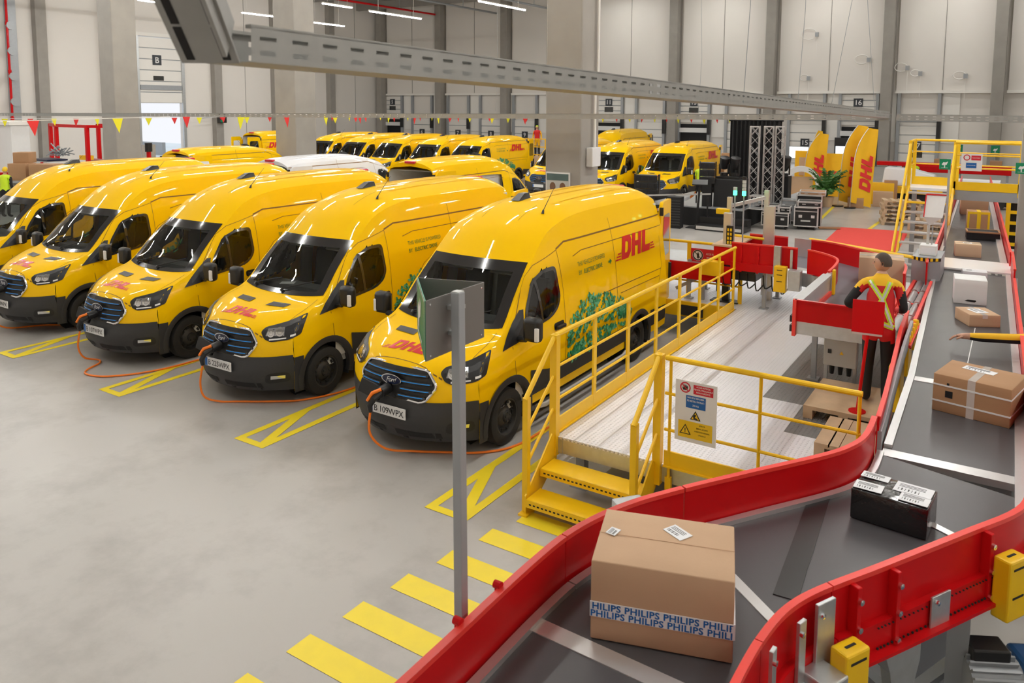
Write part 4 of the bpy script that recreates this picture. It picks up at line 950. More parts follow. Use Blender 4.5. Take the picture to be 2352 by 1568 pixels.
# ribs, bolts, plates on the outer side of the right guard
def on_right(t,off):
    i=min(int(t),NL-2); f=t-i; p=Vector(RR[i]).lerp(Vector(RR[i+1]),f); d=(Vector(RR[i+1])-Vector(RR[i])).normalized(); nrm=Vector((-d.y,d.x))
    if nrm.x<0: nrm=-nrm
    q=p+nrm*off-Vector(ON); return q,atan2(d.y,d.x)
for t in (6.0,13.6,19.4,22.2):
    q,an=on_right(t,.055); MB().ob((q.x,q.y,ZB+.07),(.03,.06,.40),an).build('guard_rib',REDP,nc,bevel=.004)
    q,an=on_right(t,.09)
    for z in (ZB+.20,ZB+.05,ZB-.10): MB().lathe((q.x,q.y,z),(cos(an+pi/2),sin(an+pi/2),0),[(.016,-.006),(.016,.012),(.0,.014)],8).build('bolt',CHR,nc)
for t,z,s in ((17.0,ZB-.06,(.16,.012,.22)),(25.6,ZB+.08,(.13,.02,.40)),(29.6,ZB+.06,(.06,.02,.38)),(36.0,ZB+.1,(.05,.02,.36)),(4.0,ZB+.1,(.05,.02,.36))):
    q,an=on_right(t,.085); MB().ob((q.x,q.y,z),s,an).build('joint_plate',GALV,nc,bevel=.003)
    for k in (-1,1):
        q2,_=on_right(t,.10); MB().lathe((q2.x+k*s[0]*.3*cos(an),q2.y+k*s[0]*.3*sin(an),z+.36*s[2]*k),(cos(an+pi/2),sin(an+pi/2),0),[(.014,-.008),(.014,.010),(.0,.012)],8).build('bolt',CHR,nc)
q,an=on_right(14.6,.09); 
hm=MB()
for k in range(60):
    t=6.4+.24*k
    q,an=on_right(t,.078); hm.lathe((q.x,q.y,ZB-.112),(cos(an+pi/2),sin(an+pi/2),0),[(.007,-.004),(.007,.003),(0,.003)],6)
    q,an=on_right(t,.078); hm.lathe((q.x,q.y,ZB-.0),(cos(an+pi/2),sin(an+pi/2),0),[(.005,-.004),(.005,.003),(0,.003)],6)
hm.build('perforation_row',BLKM,nc)['kind']='stuff'
def ybox(t,off,z,dz,an_off=0,size=(.17,.10,.36)):
    q,an=on_right(t,off); b=MB(); b.ob((q.x,q.y,z),size,an); o=b.build('yellow_junction_box',YEL,nc,bevel=.012)
    n=Vector((cos(an-pi/2),sin(an-pi/2),0)); n=n if n.x>0 else -n
    for zz,w_ in ((.13,.11),(-.04,.10)): MB().ob((q.x+n.x*(size[1]/2+.001),q.y+n.y*(size[1]/2+.001),z+zz),(w_,.004,.012),an).build('slot',BLKM,o)
    MB().ob((q.x,q.y,z+size[2]/2+.001),(.07,.014,.004),an).build('slot',BLKM,o)
ybox(24.3,.17,ZB-.11,0); ybox(12.8,.14,ZB-.03,0,(.13,.09,.28))
q,an=on_right(27.2,.15); MB().ob((q.x,q.y,ZB-.16),(.16,.16,.28),an).build('motor_cover',GALV,nc,bevel=.008)
q,an=on_right(28.6,.13); MB().ob((q.x,q.y,ZB-.30),(.30,.10,.10),an).build('bracket',STEEL,nc,bevel=.01)
q,an=on_right(19.3,.09)
m=MB(); 
m.prism([(-.14,.0),(.14,.0),(.10,-.10),(.03,-.46),(-.02,-.46),(-.14,-.1)],lambda a,b,h:(q.x+a*cos(an)-h*sin(an),q.y+a*sin(an)+h*cos(an),ZB-.14+b),-.03,.03); m.build('gusset_plate',GALV,nc,bevel=.003)
for t,off in ((15.2,.06),(25,.0),(34,.0),(44,0)):
    q,an=on_right(t,off-.02); MB().box(q.x-.055,q.x+.055,q.y-.055,q.y+.055,0,ZB-.14).box(q.x-.12,q.x+.12,q.y-.12,q.y+.12,0,.02).build('leg',STEEL,nc)
    p=Vector(LL[int(t)])-Vector(ON); MB().box(p.x+.02,p.x+.12,p.y-.05,p.y+.05,0,ZB-.1).build('leg',STEEL,nc)
    MB().bar((q.x,q.y,.45),(p.x+.07,p.y,.45),.07,.07).build('cross_brace',STEEL,nc)
q,an=on_right(15.2,.04); MB().bar((q.x,q.y,.95),(q.x-.35,q.y+.45,.2),.06,.06).build('diagonal_brace',STEEL,nc)
m=MB(); m.grid(lambda i,j:(LL[i][0]+(RR[i][0]-LL[i][0])*(.05+.9*j)-ON[0],LL[i][1]+(RR[i][1]-LL[i][1])*(.05+.9*j)-ON[1],ZB-.18),NL,2); m.build('belt_bed',STEEL,nc)
for x,y in ((-2.05,3.05),(-2.05,2.72)):
    m=MB(); m.lathe((x-ON[0],y-ON[1],ZB+.30),(1,0,0),[(.02,-.02),(.02,.02),(0,.02)],10); m.box(x-ON[0]-.01,x-ON[0]+.01,y-ON[1]-.015,y-ON[1]+.015,ZB+.1,ZB+.29); m.build('guard_clamp',REDP,nc)
m=MB(); m.ob((-1.93-ON[0],4.36-ON[1],ZB+.15),(.20,.12,.10),.9); m.build('sensor_housing',GALV,nc,bevel=.01)
# drive motor under the right end
mo=thing('drive_motor','blue and grey finned drive motor under the near conveyor at the right edge','motor',(.10,4.92,.80),.5)
m=MB(); m.cyl((-.22,0,.1),(.06,0,.1),.12,n=20); m.build('motor_body',STEEL,mo,smooth=True)
for k in range(12): 
    a=pi*k/11; MB().ob((-.09,.125*cos(a),.1+.125*sin(a)),(.26,.012,.05),0,0,a-pi/2).build('cooling_fin',STEEL,mo)
MB().box(.06,.32,-.13,.13,-.06,.24).build('gearbox',MBLU,mo,bevel=.03); MB().cyl((.19,-.12,.1),(.19,-.18,.1),.07,n=16).build('gear_cover',MBLU,mo)
MB().box(-.2,.0,-.06,.08,.22,.30).build('terminal_box',BLK,mo,bevel=.01)
for k in range(2): MB().tube(crom([(-.15+.1*k,-.05,.0),(-.12+.1*k,-.10,-.16),(.0+.1*k,-.05,-.34),(.1,0,-.6)],4),.012,6).build('motor_cable',YEL if k else BLK,mo)
MB().box(-.25,.38,-.14,.14,-.72,-.06).build('support_bracket',STEEL,mo)
mo2=thing('blue_motor','blue motor end at the right edge beside the yellow junction box','motor',(.42,5.35,1.22))
m=MB(); m.lathe((0,0,0),(1,-.4,0),[(.0,-.1),(.09,-.1),(.12,-.06),(.12,.22),(.08,.28),(.0,.28)],20); m.build('motor_body',MBLU,mo2,smooth=True); MB().box(-.10,.3,-.1,.1,-1.2,-.1).build('motor_stand',STEEL,mo2)

fm=thing('floor_darkening','dark grey sheet added to darken the floor under the near conveyor','floor shade',(-.2,4.4,0)); MB().box(-1.6,3.4,-3.2,2.3,.002,.012).build('sheet',mat('floor_darkening_grey',(.075,.078,.085),.55,0,.12,4),fm)  # dark sheet added so the floor under the conveyor looks shaded

# ================================================================ PARCELS
def parcel(label,x,y,z,w,d,h,rz,mt=CARD,tape=None,labels=(),group='parcels on the main conveyor',name='parcel',bulge=.0,cat='parcel'):
    p=thing(name,label,cat,(x,y,z),rz,group)
    m=MB(); R=random.Random(hash(label)%999)
    n=4
    def face(fn): m.grid(fn,n+1,n+1)
    bl=lambda a,b: bulge*sin(pi*a)*sin(pi*b)
    face(lambda i,j:(w*i/n,-bl(i/n,j/n),h*j/n)); face(lambda i,j:(w*i/n,d+bl(i/n,j/n),h*j/n))
    face(lambda i,j:(-bl(i/n,j/n),d*i/n,h*j/n)); face(lambda i,j:(w+bl(i/n,j/n),d*i/n,h*j/n))
    face(lambda i,j:(w*i/n,d*j/n,h+bl(i/n,j/n))); face(lambda i,j:(w*i/n,d*j/n,0))
    me=m.mesh('carton',mt,True,30); bm=bmesh.new(); bm.from_mesh(me); bmesh.ops.remove_doubles(bm,verts=bm.verts,dist=.0005); bmesh.ops.recalc_face_normals(bm,faces=bm.faces); bm.to_mesh(me); bm.free()
    o=bpy.data.objects.new('carton',me); COL.objects.link(o); o.parent=p
    b=o.modifiers.new('bevel','BEVEL'); b.width=.006; b.segments=2; b.limit_method='ANGLE'
    e=.0015
    if tape=='x': MB().box(-e,w+e,d/2-.03,d/2+.03,h+bulge*.6,h+bulge+e).box(w,w+e,d/2-.03,d/2+.03,h*.7,h).build('tape',TAPE,p)
    if tape=='y': MB().box(w/2-.03,w/2+.03,-e-bulge,d+e,h,h+bulge+e).box(w/2-.03,w/2+.03,-e-bulge,0,0,h).build('tape',TAPE,p)
    for k,(a,b_,lw,lh,ang) in enumerate(labels):
        l=MB(); l.ob((a,b_,h+bulge+.002),(lw,lh,.002),ang); lo=l.build('address_label',PAPR,p)
        c=MB(); M=Matrix.Rotation(ang,2)
        for q in range(7):
            u=(-.38+.09*q)*lw; v=Vector((u,-.22*lh)); v=M@v; c.ob((a+v.x,b_+v.y,h+bulge+.004),(lw*(.015+.02*(q%2)),lh*.22,.001),ang)
        for q in range(3):
            v=M@Vector((-.05*lw,(.05+.12*q)*lh)); c.ob((a+v.x,b_+v.y,h+bulge+.004),(lw*.7,lh*.03,.001),ang)
        c.build('label_print',BLK,lo)['kind']='stuff'
    return p
pb=parcel('large brown carton with white and blue brand tape, nearest on the curved conveyor',-1.67,3.32,ZB+.006,.69,.52,.415,atan2(.21,.66),CARD,None,[(.40,.36,.13,.09,-.75),(.07,.28,.07,.055,1.2)],None,'parcel',.006)
T=MB(); T.box(-.003,.694,-.009,-.006,.125,.205); T.box(.69,.6985,-.006,.4,.125,.205); tp=T.build('brand_tape',PAPR,pb,label='white tape with blue PHILIPS lettering')
T=MB()
for row,(z,x0) in enumerate(((.168,-.02),(.129,.0))):
    v,f=text('PHILIPS PHILIPS PHILIPS PHILIPS',.047,0,.028,'LEFT',1.06)
    mx_=max(a for a,b in v); k=.74/mx_
    keep=[fi for fi in f if all(-.001<=v[i][0]*k+x0<=.692 for i in fi)]
    T.add([(a*k+x0,-.0105,z+b) for a,b in v],keep)
T.build('tape_lettering',SBLU,tp)['kind']='stuff'
MB().box(.0,.69,.255,.258,.4215,.4225).build('flap_gap',CARD2,pb)
bw=parcel('brown carton strapped with white bands on the main belt, near the right edge',-.52,7.69,ZB,.60,.52,.335,-.21,CARD2,'y',[(.27,.36,.26,.11,-.12)],name='parcel')
T=MB(); 
for z in (.235,.09): T.box(-.003,.603,-.004,-.001,z,z+.014); T.box(.601,.604,-.003,.52,z,z+.014)
T.build('white_strap',WHT,bw,label='white plastic straps')
T=MB(); put(T,rect(.10,.16,.14,.20),lambda a,b:(a,-.003,b)); put(T,rect(.11,.13,.24,.27),lambda a,b:(a,-.003,b)); T.build('printed_mark',BLK,bw)
bk=parcel('black film wrapped parcel with white labels on the curved conveyor',-.79,5.30,ZB+.006,.45,.30,.20,-.10,FILM,None,[(.09,.245,.17,.09,0),(.09,.07,.17,.12,.05),(.33,.20,.22,.15,0),(.36,.07,.17,.12,0)],None,'parcel',.008)
wb=parcel('white box with a black printed mark standing on the main belt',-.64,12.18,ZB,.39,.40,.34,.10,WHT,None,[],name='parcel')
T=MB(); put(T,([(.13,.05),(.17,.065),(.26,.065),(.27,.05),(.25,.035),(.16,.04)],[tuple(range(6))]),lambda a,b:(a,-.003,b)); T.build('printed_mark',BLK,wb)
parcel('flat brown carton on the main belt in front of the white box',-.57,11.29,ZB,.40,.36,.15,-1.10+.0,CARD,'x',[(.2,.18,.2,.16,.2)]).rotation_euler.z=-1.107+.0
fl=bpy.data.objects[-1] if 0 else None
parcel('small pale brown carton lying just beyond the white cover plate',-.87,16.1,ZB,.41,.34,.23,.12,CARDL,'x',[(.2,.17,.14,.1,0)])
parcel('small white mailer parcel behind the white box',-.64,14.15,ZB+.0,.34,.25,.10,.12,PAPR,None,[(.1,.1,.12,.08,.2)])
tb=parcel('flat dark open tray with brown rim on the main belt',-.80,18.3,ZB,.58,.42,.17,.1,BLKM,None,[])
MB().box(-.01,.59,-.01,.02,.15,.18).box(-.01,.59,.40,.43,.15,.18).box(-.01,.02,0,.42,.15,.18).box(.56,.59,0,.42,.15,.18).build('tray_rim',CARD2,tb)
yt=parcel('brown carton with yellow tape behind the dark tray on the belt',-.86,19.5,ZB,.42,.42,.44,.1,CARD2,None,[])
MB().box(.18,.25,-.004,-.001,0,.44).box(.0,.04,-.004,-.001,0,.44).box(.38,.42,-.004,-.001,0,.44).box(0,.42,-.0045,-.0015,.39,.44).box(.18,.25,0,.42,.44,.443).build('yellow_tape',SYEL,yt)
parcel('brown carton bound with clear film, third from the bridge',-1.16,22.6,ZB,.60,.45,.42,.1,CARD,'x',[])
parcel('brown carton half under the bridge on the belt',-1.28,25.6,ZB,.62,.4,.32,.1,CARDL,'x',[])

# ================================================================ SORTING BRANCH (red curved chute)
sc=thing('sorting_conveyor','red walled grey sorting conveyor curving from the stage side to the worker','conveyor',(-2.5,12.5,0)); OS=(-2.5,12.5)
outer=bez([(-4.12,14.52),(-3.8,14.52),(-3.43,14.52),(-2.73,14.40),(-2.25,14.08),(-1.92,13.77),(-1.52,13.3),(-1.33,12.9),(-1.27,12.2)],5)
inner=bez([(-4.12,13.44),(-3.8,13.44),(-3.3,13.47),(-2.84,13.42),(-2.47,13.14),(-2.27,12.81),(-2.21,12.3),(-2.20,11.8)],5)
z1=1.72
wall('outer_guard',REDP,outer[:11],ZB-.05,z1,.02,sc,REDL,OS); wall('outer_guard',REDP,[(x,y) for x,y in outer[13:]],ZB-.05,z1,.02,sc,REDL,OS); wall('grey_panel',ALU,outer[11:13]+[outer[13]],ZB-.05,z1,.02,sc,None,OS)
wall('inner_guard',REDP,inner[:14],ZB-.04,z1,.02,sc,REDL,OS); wall('inner_guard',REDP,inner[15:],ZB-.1,z1,.02,sc,REDL,OS)
wall('side_frame',REDP,[(x,y-.03) for x,y in inner[:10]],ZB-.16,ZB-.02,.05,sc,None,OS); wall('side_frame',GALV,[(x-.01,y-.03) for x,y in inner[14:28]],ZB-.30,ZB-.08,.05,sc,None,OS)
for x in (-3.95,-3.66,-3.1): MB().box(x+2.5-.02,x+2.5+.02,13.40-12.5,13.43-12.5,ZB-.18,z1-.03).build('guard_rib',REDP if x<-3.5 else GALV,sc)
MB().box(-3.38+2.5,-3.27+2.5,13.36-12.5,13.45-12.5,ZB-.2,z1+.01).build('joint_plate',GALV,sc)
NI=len(inner); NO=len(outer)
m=MB(); m.grid(lambda i,j:(lambda p,q:(p[0]+(q[0]-p[0])*j/4-OS[0],p[1]+(q[1]-p[1])*j/4-OS[1],ZB))(inner[min(NI-1,round(i*(NI-1)/30))],outer[min(NO-1,round(i*(NO-1)/30))]),31,5); m.build('belt',BELT2,sc,smooth=True)
MB().box(-2.18+2.5,-1.3+2.5,9.85-12.5,12.2-12.5,ZB-.03,ZB-.002).build('chute_floor',BELT2,sc)
MB().box(-2.22+2.5,-2.16+2.5,9.85-12.5,11.85-12.5,ZB-.02,z1-.02).box(-2.24+2.5,-2.12+2.5,9.85-12.5,11.6-12.5,z1-.04,z1).build('white_side_profile',ALU,sc)
MB().box(-2.16+2.5,-2.13+2.5,9.9-12.5,11.7-12.5,ZB,ZB+.06).build('red_strip',REDL,sc); MB().box(-2.14+2.5,-2.10+2.5,11.72-12.5,11.80-12.5,ZB,z1+.04).build('yellow_post',YEL,sc,bevel=.01)
MB().box(-2.2+2.5,-1.36+2.5,9.78-12.5,9.81-12.5,ZB+.06,z1).box(-2.2+2.5,-1.36+2.5,9.76-12.5,9.81-12.5,z1-.01,z1+.01).build('end_plate',REDP,sc)
MB().box(-2.215+2.5,-2.175+2.5,9.74-12.5,9.82-12.5,ZB-.12,z1+.01).build('end_stile',REDL,sc)
MB().box(-2.17+2.5,-1.36+2.5,9.79-12.5,9.86-12.5,ZB-.10,ZB+.06).build('end_beam',GALV,sc)
MB().box(-2.27+2.5,-2.22+2.5,9.86-12.5,10.0-12.5,ZB+.02,ZB+.1).box(-2.27+2.5,-2.22+2.5,9.86-12.5,10.0-12.5,ZB-.1,ZB-.02).build('sensor_pair',BLK,sc)
MB().box(-1.32+2.5,-1.28+2.5,9.85-12.5,12.3-12.5,ZB-.05,ZB+.04).build('red_strip',REDL,sc)
for x,y in ((-2.05,10.3),(-1.45,10.3),(-2.05,11.6),(-1.4,12.4),(-3.55,13.5),(-3.55,14.4),(-4.9,13.5),(-4.9,14.4),(-2.7,13.3)):
    MB().box(x+2.5-.03,x+2.5+.03,y-12.5-.03,y-12.5+.03,.6,ZB-.08).box(x+2.5-.07,x+2.5+.07,y-12.5-.07,y-12.5+.07,.6,.62).build('leg',STEEL,sc)
MB().bar((-1.05,1.0,.95),(-1.05,1.9,.75),.07,.07).build('brace',STEEL,sc); MB().box(-1.9,-1.2,.95,1.9,ZB-.34,ZB-.1).build('drive_tray',BLK,sc)
m=MB(); 
for k in range(9): m.tube(crom([(-1.9+.14*k,.92,ZB-.2),(-1.86+.14*k,.9,ZB-.42-.03*(k%3)),(-1.75+.14*k,.95,ZB-.36)],4),.012,5)
m.build('cable_loop',BLK,sc)['kind']='stuff'
o=MB().box(-3.34+2.5,-3.14+2.5,13.24-12.5,13.36-12.5,ZB-.42,ZB+.02).build('yellow_junction_box',YEL,sc,bevel=.012)
[MB().box(-3.29+2.5,-3.20+2.5,13.238-12.5,13.24-12.5,z,z+.012).build('slot',BLKM,o) for z in (ZB-.05,ZB-.13,ZB-.24)]
MB().box(-3.1+2.5,-2.9+2.5,13.2-12.5,13.36-12.5,ZB-.36,ZB-.02).build('grey_cover',GALV,sc,bevel=.01)
MB().ob((-2.55+2.5,12.4-12.5,1.05),(.5,.12,.14),.5).build('yellow_drive_box',YEL,sc,bevel=.02); MB().lathe((-2.35+2.5,12.5-12.5,1.18),(0,0,1),[(.0,.05),(.06,.05),(.06,-.02)],12).build('green_button',GRN,sc)
# infeed left of the post: red side, metal bed
fe=thing('infeed_conveyor','grey infeed bed with red side behind the nearest van','conveyor',(-4.95,13.95,0))
MB().box(-1.1,.84,-.5,.55,ZB-.16,ZB-.12).build('bed',GALV,fe); MB().box(-1.1,.84,-.55,-.52,ZB-.42,ZB-.12).build('red_side',REDP,fe)
MB().box(.5,.85,-.5,.58,ZB-.1,ZB+.22).build('red_hood',REDP,fe,bevel=.01); MB().box(.47,.88,-.52,.6,ZB+.22,ZB+.25).build('wooden_lid',CARDL,fe); MB().box(.35,.72,-.72,-.56,ZB-.28,ZB-.02).build('yellow_junction_box',YEL,fe,bevel=.012)
for x in (-.9,.3): MB().box(x-.03,x+.03,-.45,-.39,.6,ZB-.16).box(x-.03,x+.03,.4,.46,.6,ZB-.16).build('leg',STEEL,fe)
MB().bar((-.2,-.42,.75),(.3,-.42,1.05),.06,.06).build('brace',STEEL,fe)
bx=thing('purple_grey_crate','flat purple-grey crate on the floor beyond the nearest van','crate',(-6.6,16.4,.6),.05); MB().box(-.4,.4,-.3,.3,0,.03).box(-.4,.4,-.3,-.27,0,.22).box(-.4,.4,.27,.3,0,.22).box(-.4,-.37,-.3,.3,0,.22).box(.37,.4,-.3,.3,0,.22).build('crate_shell',PINK,bx)
# roller track
rt=thing('roller_track','steel roller track between the sorting chute and the main belt','conveyor',(-1.12,11.8,0))
for x in (-.13,.14): wall('red_rail',REDL,[(x,-1.5),(x,1.7)],ZB-.08,ZB+.0,.045,rt)
for k in range(4):
    for x in (-.052,.058): MB().cyl((x,-1.46+.8*k,ZB-.05),(x,-.72+.8*k,ZB-.05),.053,n=14).build('roller',GALV,rt,smooth=True)
    MB().box(-.12,.13,-.705+.8*k,-.675+.8*k,ZB-.06,ZB-.02).build('red_separator',REDL,rt)
for y in (-1.4,1.5): MB().box(-.14,-.08,y-.03,y+.03,.6,ZB-.08).box(.08,.14,y-.03,y+.03,.6,ZB-.08).build('leg',STEEL,rt)
pr=thing('yellow_beacon_row','row of small yellow buttons on the guard beside the roller track','switches',(-.94,10.1,ZB+.02))
for k in range(5): MB().lathe((0,-.35+.2*k,0),(0,0,1),[(.035,0),(.04,.03),(.03,.07),(0,.08)],10).build('yellow_button',YEL,pr,smooth=True)
MB().box(-.05,.05,-.5,.6,-.03,.0).build('mount_strip',REDL,pr)
# hood at the end of the roller track with hazard tape and label printer
hd=thing('transfer_hood','dark steel transfer hood with black and yellow edge tape','hood',(-1.12,13.6,0))
m=MB(); n=10; m.grid(lambda i,j:(-.20+.40*i/n,-.12*sin(pi*i/n),ZB-.1+.45*j/2),n+1,3); m.build('hood_front',STEEL,hd,smooth=True); MB().box(-.20,.20,0,.8,ZB+.30,ZB+.35).box(-.20,-.17,0,.8,.6,ZB+.3).box(.17,.20,0,.8,.6,ZB+.3).build('hood_top',STEEL,hd)
m=MB(); m.grid(lambda i,j:(-.205+.41*i/12,-.13*sin(pi*i/12)-.004,ZB+.31+.05*j),13,2); hz=m.build('hazard_tape',[YEL,BLK],hd)
for i,p in enumerate(hz.data.polygons): p.material_index=i%2
lp=thing('label_printer','white label printer with bottles and tray standing on the steel hood','printer',(-1.12,13.9,ZB+.35))
MB().box(-.12,.12,-.1,.15,0,.16).build('base',WHT,lp,bevel=.01); MB().box(-.10,.10,-.105,-.1,.03,.12).build('bottle_row',SBLU if 0 else PAPR,lp); MB().cyl((-.02,.05,.16),(-.02,.05,.46),.02,n=8).build('stem',LGRY,lp)
cr=thing('paper_crate','crumpled white folder with dark red rim above the label printer','folder',(-1.08,13.92,ZB+.82)); MB().add([(-.13,-.05,0),(.13,-.02,0),(.16,.1,.34),(-.12,.08,.34),(-.05,.02,-.14)],[(0,1,2,3),(0,4,1)]).build('folder_sheet',WHT,cr); MB().bar((-.12,.075,.35),(.16,.095,.35),.015,.02).bar((-.13,-.055,0),(-.12,.075,.35),.015,.02).build('red_rim',DRED,cr)
cr.location.z=ZB+.95
MB().cyl((0,0,-.14),(0,0,-.5),.01,n=6).build('holder_rod',STEEL,cr)
parcel('big pale brown carton on the grey sorting belt behind the worker',-1.95,12.75,ZB,.62,.5,.40,.15,CARDL,'x',[],None)
# control cabinet, light curtain posts, signal lamps
cc=thing('control_cabinet','light grey control cabinet under the red chute','cabinet',(-1.72,10.15,0)); MB().box(-.19,.19,0,.16,.86,1.24).build('cabinet_body',LGRY,cc,bevel=.008); MB().box(-.14,-.10,-.012,0,1.02,1.07).build('main_switch',BLK,cc)
m=MB(); put(m,(tri(.02,1.02,.025),[(0,1,2)]),lambda a,b:(a,-.004,b)); m.build('warning_triangle',SYEL,cc)
for x in (-.10,0,.10): MB().cyl((x,.08,.86),(x,.08,.74),.035,.025,n=10).build('cable_gland',BLK,cc)
for x in (-.17,.17): MB().box(x-.02,x+.02,.05,.09,.60,.86).build('support_strip',GALV,cc)
lc=thing('light_curtain','pale aluminium light curtain post standing on the platform by the van','post',(-4.27,13.66,0)); MB().box(-.07,.07,-.05,.05,.95,2.2).build('post',ALU,lc,bevel=.006); MB().box(-.06,.06,-.05,.05,.62,.95).box(-.25,.25,-.12,.12,.6,.62).build('black_foot',BLK,lc)
MB().box(-.0,.12,-.09,-.05,1.62,1.98).build('switch_panel',BLK,lc,bevel=.005)
m=MB(); [m.box(.02+.05*a,.05+.05*a,-.097,-.09,1.66+.075*b,1.71+.075*b) for a in range(2) for b in range(4)]; m.build('panel_buttons',SYEL,lc)
fr=thing('sensor_frame','aluminium sensor frame with slanted top bar behind the light curtain','frame',(-4.1,14.2,0))
MB().box(-.36,-.28,-.04,.04,1.3,2.42).build('post',ALU,fr); MB().box(.22,.30,.3,.38,.6,2.55).build('post',ALU,fr); MB().box(.34,.50,-.04,.04,.6,2.3).build('post',ALU,fr); MB().bar((-.32,0,2.25),(.26,.34,2.42),.06,.06).build('top_bar',ALU,fr)
MB().box(-.55,-.30,-.08,.05,2.10,2.20).build('yellow_sensor',YEL,fr,bevel=.01); MB().cyl((-.25,.0,1.72),(.3,.1,1.68),.025,n=8).build('yellow_rail',YEL,fr)
for k,(x,n_,lb) in enumerate(((-4.22,1,'short grey signal lamp lit green beside the light curtain'),(-4.06,4,'tall grey signal tower lit green beside the light curtain'))):
    t=thing('signal_lamp',lb,'lamp',(x,13.85,0)); MB().cyl((0,0,1.3),(0,0,2.5),.014,n=8).build('pole',STEEL,t); MB().cyl((0,0,2.5),(0,0,2.58),.034,n=12).build('green_lens',LEDG,t,smooth=True)
    for i in range(n_): MB().cyl((0,0,2.59+.065*i),(0,0,2.645+.065*i),.034,n=12).build('unlit_lens' if n_>1 else 'lamp_cap',LGRY if i<3 else BLK,t)
# pallets by the worker
def pallet(label,x,y,z,rz=0,w=.8,d=1.2,boards=True,group='wooden pallets',one=False):
    p=thing('wooden_pallet',label,'pallet',(x,y,z),rz,group)
    nb=5 if not one else 1
    for k in range(nb):
        bw=.145 if k in(0,2,4) else .10
        xx=-w/2+bw/2+(w-bw)*k/4
        if one: MB().box(-w/2,w/2,-d/2,d/2,.122,.144).build('deck_board',WOOD,p)
        else: MB().box(xx-bw/2,xx+bw/2,-d/2,d/2,.122,.144).build('deck_board',WOOD,p)
    for yy in (-d/2+.07,0,d/2-.07): MB().box(-w/2,w/2,yy-.07,yy+.07,.10,.122).build('cross_board',WOOD,p)
    for xx in (-w/2+.05,0,w/2-.05):
        for yy in (-d/2+.07,0,d/2-.07): MB().box(xx-.05,xx+.05,yy-.07,yy+.07,.022,.10).build('block',WOOD,p)
        MB().box(xx-.05,xx+.05,-d/2,d/2,0,.022).build('runner',WOOD,p)
    return p
pallet('wooden pallet covered with a pale board, under the worker',-1.45,9.45,.60,0,.84,1.05,one=True)
pallet('slatted wooden pallet nearest the front railing and red guard',-1.24,8.36,.60,.0,.62,.80)
# red board on a pole in front of the worker
rp=thing('red_board_stand','red square board on a thin red pole in front of the worker','sign stand',(-1.33,9.05,.744))
MB().cyl((0,0,0),(.06,.1,.95),.018,n=10).build('pole',REDP,rp); MB().lathe((0,0,0),(0,0,1),[(.0,.012),(.09,.012),(.09,0)],16).build('foot',REDP,rp)
b=MB().ob((.05,.09,1.05),(.32,.012,.36),.10,0,-.08).build('board',REDP,rp,bevel=.004); MB().ob((.05,.08,.865),(.30,.02,.03),.10,0,-.08).build('lower_clip',ALU,rp)

# ================================================================ BRIDGE WITH STAIRS
br=thing('crossing_bridge','yellow railed steel bridge over the main belt, with no-entry notice','bridge',(-1,21.2,0))
MB().box(-1.25,1.5,-.2,.8,2.10,2.16).build('bridge_deck',DECK,br); MB().box(-.25,1.5,-.26,-.2,1.93,2.16).build('grey_beam',STEEL,br); MB().box(-.25,1.5,-.27,-.24,2.16,2.36).build('toe_board',YEL,br); MB().box(-1.2,-.25,.75,.78,2.16,2.36).build('toe_board',YEL,br)
for z,r in ((3.27,.035),(2.98,.02),(2.68,.02)):
    MB().cyl((-.25,-.25,z),(1.5,-.25,z),r,n=8).build('front_rail',YEL,br); MB().cyl((-1.2,.78,z),(1.5,.78,z),r*.8,n=8).build('rear_rail',YEL,br); MB().cyl((-1.2,-.2,z),(-1.2,.78,z),r*.8,n=8).build('side_rail',YEL,br)
for x,y in ((-.25,-.25),(1.06,-.25),(-1.2,-.2),(-1.2,.78),(-.25,.78),(1.06,.78)): MB().box(x-.04,x+.04,y-.02,y+.02,2.05,3.28).build('rail_post',YEL,br)
for x,y in ((-.42,-.1),(1.15,-.1),(-1.15,.7)): MB().box(x-.05,x+.05,y-.05,y+.05,0,2.1).build('leg',STEEL,br)
nb=MB().box(-.12,.30,-.285,-.275,2.62,3.02).build('notice_board',WHT,br)
m=MB(); put(m,ring(.05,.07,18,1,(-.01,2.93)),lambda a,b:(a,-.29,b)); put(m,rect(.08,.27,2.87,2.98),lambda a,b:(a,-.29,b)); m.build('red_notice',SRED,nb); m=MB(); put(m,rect(-.02,.19,2.69,2.81),lambda a,b:(a,-.29,b)); m.build('blue_notice',SBLU,nb)
m=MB(); put(m,text('ACCES INTERZIS',.03,0,.003,'CENTER'),lambda a,b:(.175+a*.7,-.295,2.915+b)); put(m,text('SARCINA MAXIMA',.03,0,.003,'CENTER'),lambda a,b:(.085+a*.7,-.295,2.74+b)); m.build('notice_text',WHT,nb)['kind']='stuff'
ld=thing('stair_ladder','steep yellow stair with aluminium treads up to the bridge','stairs',(-1.72,21,0))
for sx in (-.47,.47): MB().bar((sx,-2.5,0),(sx,0,2.15),.05,.16).build('stringer',YEL,ld); MB().cyl((sx,-2.45,.95),(sx,-.1,3.2),.03,n=8).build('handrail',YEL,ld); MB().box(sx-.03,sx+.03,-2.48,-2.42,0,.95).build('rail_post',YEL,ld)
for k in range(10): MB().box(-.45,.45,-2.5+.25*k,-2.28+.25*k,.19+.205*k,.225+.205*k).build('tread',ALU if k!=8 else YEL,ld)
